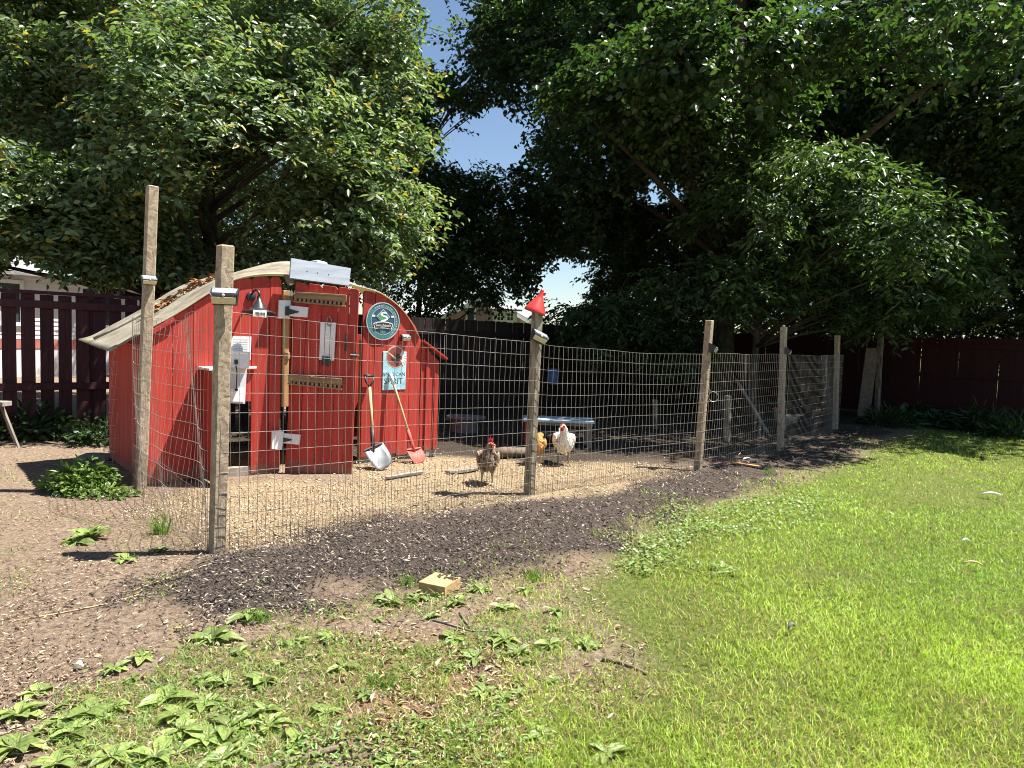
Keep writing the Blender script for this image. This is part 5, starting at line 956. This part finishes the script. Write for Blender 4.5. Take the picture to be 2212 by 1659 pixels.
obj('mulch_crumbs', mb, mat('mulch_crumb', (.09, .07, .055), (.05, .04, .03), (40, 40, 40), .9), wbk, kind='stuff')
def stick(pts, r, label, m='log', forks=()):
    P = [G(x, y) for x, y in pts]; P = [Vector((p.x, p.y, gzz(p.x, p.y) + r * .9)) for p in P]; t = thing('stick', P[0], label, 'stick'); mb = MB(); mb.tube(P, [r * (1 - .35 * i / (len(P) - 1)) for i in range(len(P))], 7); obj('branch', mb, M[m], t, smooth=True)
    for f in forks:
        Q = [G(x, y) for x, y in f]; Q = [Vector((p.x, p.y, gzz(p.x, p.y) + r * .8 + .01 * i)) for i, p in enumerate(Q)]; mb = MB(); mb.tube(Q, [r * .6] + [r * .35] * (len(Q) - 1), 6); obj('side_twig', mb, M[m], t, smooth=True)
stick([(560, 1668), (620, 1645), (690, 1625), (750, 1606)], .014, 'thick dead stick lying among plantains', 'log', [[(672, 1628), (660, 1600), (645, 1572)]])
stick([(1300, 1432), (1335, 1437), (1365, 1447), (1397, 1461)], .009, 'forked dry twig lying in thin grass', 'log', [[(1362, 1446), (1370, 1430), (1376, 1412)]])
stick([(993, 1330), (1005, 1350), (1016, 1366), (1022, 1372)], .006, 'dark crooked twig pointing at the lumber offcut', 'log'); stick([(935, 1343), (975, 1356), (1020, 1371), (1055, 1373)], .005, 'thin pale twig crossing the dark crooked twig', 'greywood')
stick([(285, 1283), (360, 1255), (430, 1235), (470, 1222)], .005, 'long pale stalk lying on soil before the corner post', 'ash'); stick([(20, 1340), (120, 1325), (230, 1305), (300, 1290)], .004, 'long thin stalk lying across the bare path', 'ash'); stick([(2128, 1404), (2165, 1402), (2212, 1408), (2260, 1412)], .004, 'pale straw stalk lying on the lawn', 'ash'); stick([(1180, 1640), (1196, 1628)], .003, 'tiny pale stalk in the grass', 'ash')
def feather(px, L, wd, ang, label, cat, m, h=.03):
    g = G(*px); z = gzz(g.x, g.y) + h; t = thing(cat.replace(' ', '_'), Vector((g.x, g.y, z - h)), label, cat); a = Vector((math.cos(ang), math.sin(ang), .02)); s_ = a.cross(Z).normalized(); mb = MB(); c = Vector((g.x, g.y, z)); rows = [(c + a * (L * (v - .5)) + Z * (.02 * math.sin(v * 3.1)), s_, Z, wd * math.sin(math.pi * min(.97, max(.06, v))) ** .6 / 2, .006) for v in np.linspace(0, 1, 7)]; mb.loft(rows, 8); obj('vane', mb, M[m], t, smooth=True)
feather((2141, 1078), .16, .045, -.25, 'large white feather lying on the lawn', 'feather', 'white', .045); feather((2085, 1184), .06, .025, .1, 'small white feather lying on the lawn', 'feather', 'white', .04); feather((2100, 1236), .11, .02, -.4, 'dry curled tan leaf on the lawn', 'dry leaf', 'ash', .04); feather((1613, 1000), .12, .05, .4, 'pale scrap of bark on mulch near the leaning post', 'bark scrap', 'paper', .03); feather((170, 1448), .035, .03, .2, 'small pale pebble on the bare soil path', 'pebble', 'paper', .012); feather((1708, 1374), .05, .022, .6, 'curled grey leaf in the lawn', 'dry leaf', 'stone', .04)
# saw horse stool at the left edge
g = G(14, 975); sh = thing('saw_horse', Vector((g.x - .15, g.y + .05, 0)), 'weathered saw horse with a red side board by the picket fence', 'saw horse'); o = Vector((g.x - .58, g.y + .05, 0))
for sx in (0, 1):
    for sy in (-1, 1): mb = MB(); f = o + Vector((.5 * sx + (.05 if sx else -.05), sy * .17, -.01)); tp = o + Vector((.43 * sx + .02, sy * .05, .50)); mb.tube([f, tp], .02, 4); obj('leg', mb, M['greywood'], sh)
mb = MB(); mb.abox(o.x - .1, o.x + .56, o.y - .07, o.y + .07, .48, .53); obj('top_beam', mb, M['greywood'], sh, bev=.003); mb = MB(); mb.abox(o.x - .1, o.x + .54, o.y - .12, o.y - .095, .36, .50); obj('side_board', mb, M['redh'], sh, bev=.003); mb = MB(); mb.tube([o + Vector((0, -.16, .12)), o + Vector((.5, -.12, .34))], .014, 4); obj('brace', mb, M['greywood'], sh)

# ------------------------------------------------------------------ ground scatter
def wedge(n, y0, y1, pw=1.0, margin=.82):
    y = y0 + (y1 - y0) * RN.random(n) ** pw; x = RN.uniform(-1, 1, n) * (y * margin + .5); return np.stack([x, y], 1)
def sample(n, dens, y0=1.7, y1=15):
    """points whose density per image area stays even: nearer ground is sampled more finely"""
    u_ = RN.random(n); y = 1 / (1 / y0 + u_ * (1 / y1 - 1 / y0)); x = RN.uniform(-1, 1, n) * (y * .84 + 1.5); P = np.stack([x, y], 1); keep = RN.random(n) < dens(P); return P[keep]
def blades(P, h, wd, c, lean=.5):
    n = len(P); z = gz(P); B = np.column_stack([P, z - .004]); a = RN.uniform(0, 2 * math.pi, n); s_ = np.stack([np.cos(a), np.sin(a), np.zeros(n)], 1); d = RN.normal(0, lean, (n, 3)); d[:, 2] = 1; d = unit(d); b2 = RN.normal(0, lean, (n, 3)) * .5; b2[:, 2] = -.25
    Mi = B + d * (h * .55)[:, None]; Tp = B + (d + b2 * .8) * h[:, None]; w_ = wd[:, None]
    return np.stack([B - s_ * w_, B + s_ * w_, Mi + s_ * w_ * .75, Mi - s_ * w_ * .75, Tp + s_ * w_ * .12, Tp - s_ * w_ * .12], 1).reshape(-1, 3), c
BLF = [(0, 1, 2, 3), (3, 2, 4, 5)]
lawn_d = lambda P: sm(sdist(P, LAWN) + wob(P, .3, 1.6) * 1.6, -.45, .45)
patch = lambda P: sm(vnoise(P, .9) * .6 + vnoise(P + 77, 2.6) * .4, .56, .70)
thin = lambda P: sm(-P[:, 0] + (P[:, 1] - 2) * .35, -1.6, .2)      # thinner, drier grass towards the weedy side
P = sample(500000, lambda P: lawn_d(P) * (1 - .50 * patch(P)) * (1 - .30 * thin(P)))
n = len(P); yy = P[:, 1]; dry = (RN.random(n) < .05 + .22 * patch(P) + .16 * thin(P)); hue = vnoise(P, .7)
h2 = vnoise(P + 40, 2.3); c = np.stack([.235 + .16 * hue, .39 + .10 * hue, .062 + .025 * hue], 1) * RN.uniform(.4, 1.4, (n, 1)) * (.80 + .4 * h2)[:, None]; c = c * (1 + .10 * sm(-yy, -4.0, -1.8))[:, None]; c[dry] = np.array([.40, .31, .15]) * RN.uniform(.6, 1.2, (dry.sum(), 1))  # blades nearest the camera get a brighter colour, as in stronger sun
h = RN.uniform(.020, .052, n) * (1 + .2 * hue); Vb, cb2 = blades(P, h, .0016 * (1 + .28 * (yy - 2)), c, .55); np_mesh('lawn_grass', Vb, BLF, 6, M['grass'], cb2, kind='stuff')
tag(bpy.data.objects['lawn_grass'], 'short yellow green lawn grass with dry patches', 'grass')
# tufts in weedy ground and on the path
weedy = lambda P: sm(sdist(P, WEEDY) + wob(P, .25), -.3, .4) * sm(vnoise(P + 5, 2.2) * .6 + vnoise(P + 55, 6.) * .4, .38, .52)
strayz = lambda P: np.maximum(weedy(P) * .95, .22 * sm(vnoise(P + 91, 2.4), .62, .78) * (sdist(P, STRAW) < -.1) * (P[:, 1] < 7.5) * (sdist(P, MULCH) < .1)) * (sdist(P, LAWN) < .15)
P = sample(230000, strayz, 1.7, 8); n = len(P); c = np.stack([RN.uniform(.14, .26, n), RN.uniform(.24, .36, n), RN.uniform(.04, .08, n)], 1); dry = RN.random(n) < .22; c[dry] = np.array([.45, .36, .20]) * RN.uniform(.6, 1.2, (dry.sum(), 1))
Vb, cb2 = blades(P, RN.uniform(.02, .065, n), .0019 * (1 + .25 * (P[:, 1] - 2)), c, .9); tag(np_mesh('stray_grass', Vb, BLF, 6, M['grass'], cb2, kind='stuff'), 'thin weedy grass tufts in bare soil', 'grass')
for k, (x, y, nn_, hh, lab) in enumerate(((345, 1155, 70, .22, 'upright grass tuft beside the mesh corner'), (560, 1345, 60, .08, 'short grass tuft at the left end of mulch'), (820, 1480, 110, .06, 'pale green grass tuft in the dry leaf litter'), (880, 1265, 60, .09, 'grass tuft beside the lumber offcut'), (1150, 1250, 70, .09, 'grass tuft at the mulch edge right of offcut'), (1660, 1028, 40, .10, 'small grass tuft growing out of the mulch'))):
    g = G(x, y); rg = RN; Pp = np.array([[g.x, g.y]]) + np.clip(RN.normal(0, .03, (nn_, 2)), -.05, .05); Vb, cb2 = blades(Pp, RN.uniform(.5, 1.1, nn_) * hh, np.full(nn_, .0028), np.stack([RN.uniform(.10, .17, nn_), RN.uniform(.19, .27, nn_), RN.uniform(.03, .05, nn_)], 1), .35)
    tag(np_mesh('grass_tuft', Vb, BLF, 6, M['grass'], cb2, off=Vector((g.x, g.y, 0))), lab, 'grass tuft')
# low small leaved weeds in patches through the weedy ground
P = sample(80000, lambda P: sm(sdist(P, WEEDY) + wob(P, .3), -.3, .3) * sm(vnoise(P + 21, 3.1) * .6 + vnoise(P + 87, 8.) * .4, .55, .68) * (sdist(P, LAWN) < .3) * (sdist(P, LITTER) < .1) * .8, 1.7, 7); n = len(P); z = gz(P) + RN.uniform(.004, .045, n); a = RN.uniform(0, 6.28, n); A = np.stack([np.cos(a), np.sin(a), RN.normal(.1, .4, n)], 1); N_ = np.array([0, 0, 1.]) + RN.normal(0, .5, (n, 3)); c = np.stack([RN.uniform(.13, .24, n), RN.uniform(.22, .33, n), RN.uniform(.04, .09, n)], 1) * RN.uniform(.6, 1.1, (n, 1))
tag(np_mesh('low_weeds', leaf_verts(np.column_stack([P, z]), A, N_, RN.uniform(.010, .034, n), RN.uniform(.005, .014, n), .15, .3), LEAF_F, 6, M['weed'], c, kind='stuff'), 'low small leaved green weeds covering thin soil', 'weeds')
# clover
P = sample(60000, lambda P: sm(sdist(P, CLOVER) + wob(P, .3), -.15, .3) * .9, 4, 10); n = len(P); z = gz(P) + RN.uniform(.02, .055, n); a = RN.uniform(0, 6.28, n); A = np.stack([np.cos(a), np.sin(a), RN.normal(0, .2, n)], 1); N_ = np.array([0, 0, 1.]) + RN.normal(0, .3, (n, 3)); c = np.stack([RN.uniform(.15, .24, n), RN.uniform(.23, .32, n), RN.uniform(.07, .12, n)], 1)
tag(np_mesh('clover', leaf_verts(np.column_stack([P, z]), A, N_, RN.uniform(.016, .03, n), RN.uniform(.014, .026, n), .1, .1), LEAF_F, 6, M['weed'], c, kind='stuff'), 'pale green clover patch between mulch and lawn', 'clover')
# chips: elongated tetrahedra
TET = [(0, 1, 2), (0, 3, 1), (1, 3, 2), (0, 2, 3)]
def chips(P, L, wd, th, c, lift=.004, tilt=.25):
    n = len(P); z = gz(P) + RN.uniform(0, 1, n) * lift; a = RN.uniform(0, 2 * math.pi, n); A = unit(np.stack([np.cos(a), np.sin(a), RN.normal(0, tilt, n)], 1)); S_ = unit(np.cross(A, np.array([0, 0, 1.]) + RN.normal(0, tilt, (n, 3)))); N_ = np.cross(S_, A); C = np.column_stack([P, z]); L = L[:, None] * .5; wd = wd[:, None] * .5; th = th[:, None]
    return np.stack([C - A * L - S_ * wd * .6, C - A * L * .7 + S_ * wd, C + A * L, C + N_ * th - A * L * .2], 1).reshape(-1, 3), c
d_mul = lambda P: np.maximum(sm(sdist(P, MULCH) + wob(P, .2, 3.0), -.22, .16), .12 * sm(sdist(P, MULCH), -.7, 0))
P = sample(95000, d_mul, 2.2, 15); n = len(P); k = RN.random(n); c = np.where(k[:, None] < .70, np.array([.080, .066, .058]), np.where(k[:, None] < .90, np.array([.20, .165, .14]), np.array([.42, .34, .25]))) * RN.uniform(.45, 1.5, (n, 1)); yf = 1 + .10 * (P[:, 1] - 3)
Vc, cc = chips(P, RN.uniform(.014, .060, n) * yf, RN.uniform(.005, .014, n) * yf, RN.uniform(.003, .008, n), c, .028, .5); tag(np_mesh('mulch_chips', Vc, TET, 4, M['chip'], cc, kind='stuff'), 'dark shredded bark mulch along the wire run', 'mulch')
d_str = lambda P: sm(sdist(P, STRAW) + wob(P, .2), -.22, .2)
P = sample(70000, d_str, 3.2, 12); n = len(P); c = np.array([.52, .43, .305]) * RN.uniform(.4, 1.3, (n, 1)) ; dk = RN.random(n) < .15; c[dk] = np.array([.22, .15, .09]); yf = 1 + .10 * (P[:, 1] - 4)
Vc, cc = chips(P, RN.uniform(.014, .042, n) * yf, RN.uniform(.007, .017, n) * yf, RN.uniform(.002, .006, n), c, .018, .45); tag(np_mesh('straw_bedding', Vc, TET, 4, M['chip'], cc, kind='stuff'), 'pale wood shaving bedding in front of the coop', 'bedding')
d_dirt = lambda P: (.55 * sm(vnoise(P + 3, 3.), .3, .7) + .12) * (sdist(P, MULCH) < 0) * (sdist(P, LAWN) < .25) * (sdist(P, STRAW) < .1)
P = sample(120000, d_dirt, 1.7, 12); n = len(P); k = RN.random(n); c = np.where(k[:, None] < .5, np.array([.15, .10, .07]), np.where(k[:, None] < .85, np.array([.36, .27, .18]), np.array([.52, .42, .29]))) * RN.uniform(.6, 1.3, (n, 1))
Vc, cc = chips(P, RN.uniform(.008, .05, n), RN.uniform(.002, .009, n), RN.uniform(.002, .006, n), c, .014, .35); tag(np_mesh('soil_litter', Vc, TET, 4, M['chip'], cc, kind='stuff'), 'bits of bark, straw and twig scattered on soil', 'litter')
d_lf = lambda P: np.maximum(sm(sdist(P, LITTER) + wob(P, .25), -.2, .2) * .8, .10 * (sdist(P, LAWN) < .3) * (sdist(P, WEEDY) > -.2))
P = sample(16000, d_lf, 1.7, 7); n = len(P); z = gz(P) + RN.uniform(.002, .02, n); a = RN.uniform(0, 6.28, n); A = np.stack([np.cos(a), np.sin(a), RN.normal(0, .25, n)], 1); N_ = np.array([0, 0, 1.]) + RN.normal(0, .45, (n, 3)); k = RN.random(n); c = np.where(k[:, None] < .45, np.array([.33, .21, .12]), np.where(k[:, None] < .9, np.array([.42, .32, .21]), np.array([.26, .13, .085]))) * RN.uniform(.6, 1.25, (n, 1))
tag(np_mesh('leaf_litter', leaf_verts(np.column_stack([P, z]), A, N_, RN.uniform(.015, .05, n), RN.uniform(.008, .02, n), .25, .5), LEAF_F, 6, M['chip'], c, kind='stuff'), 'dry brown leaf litter among the plantains', 'litter')
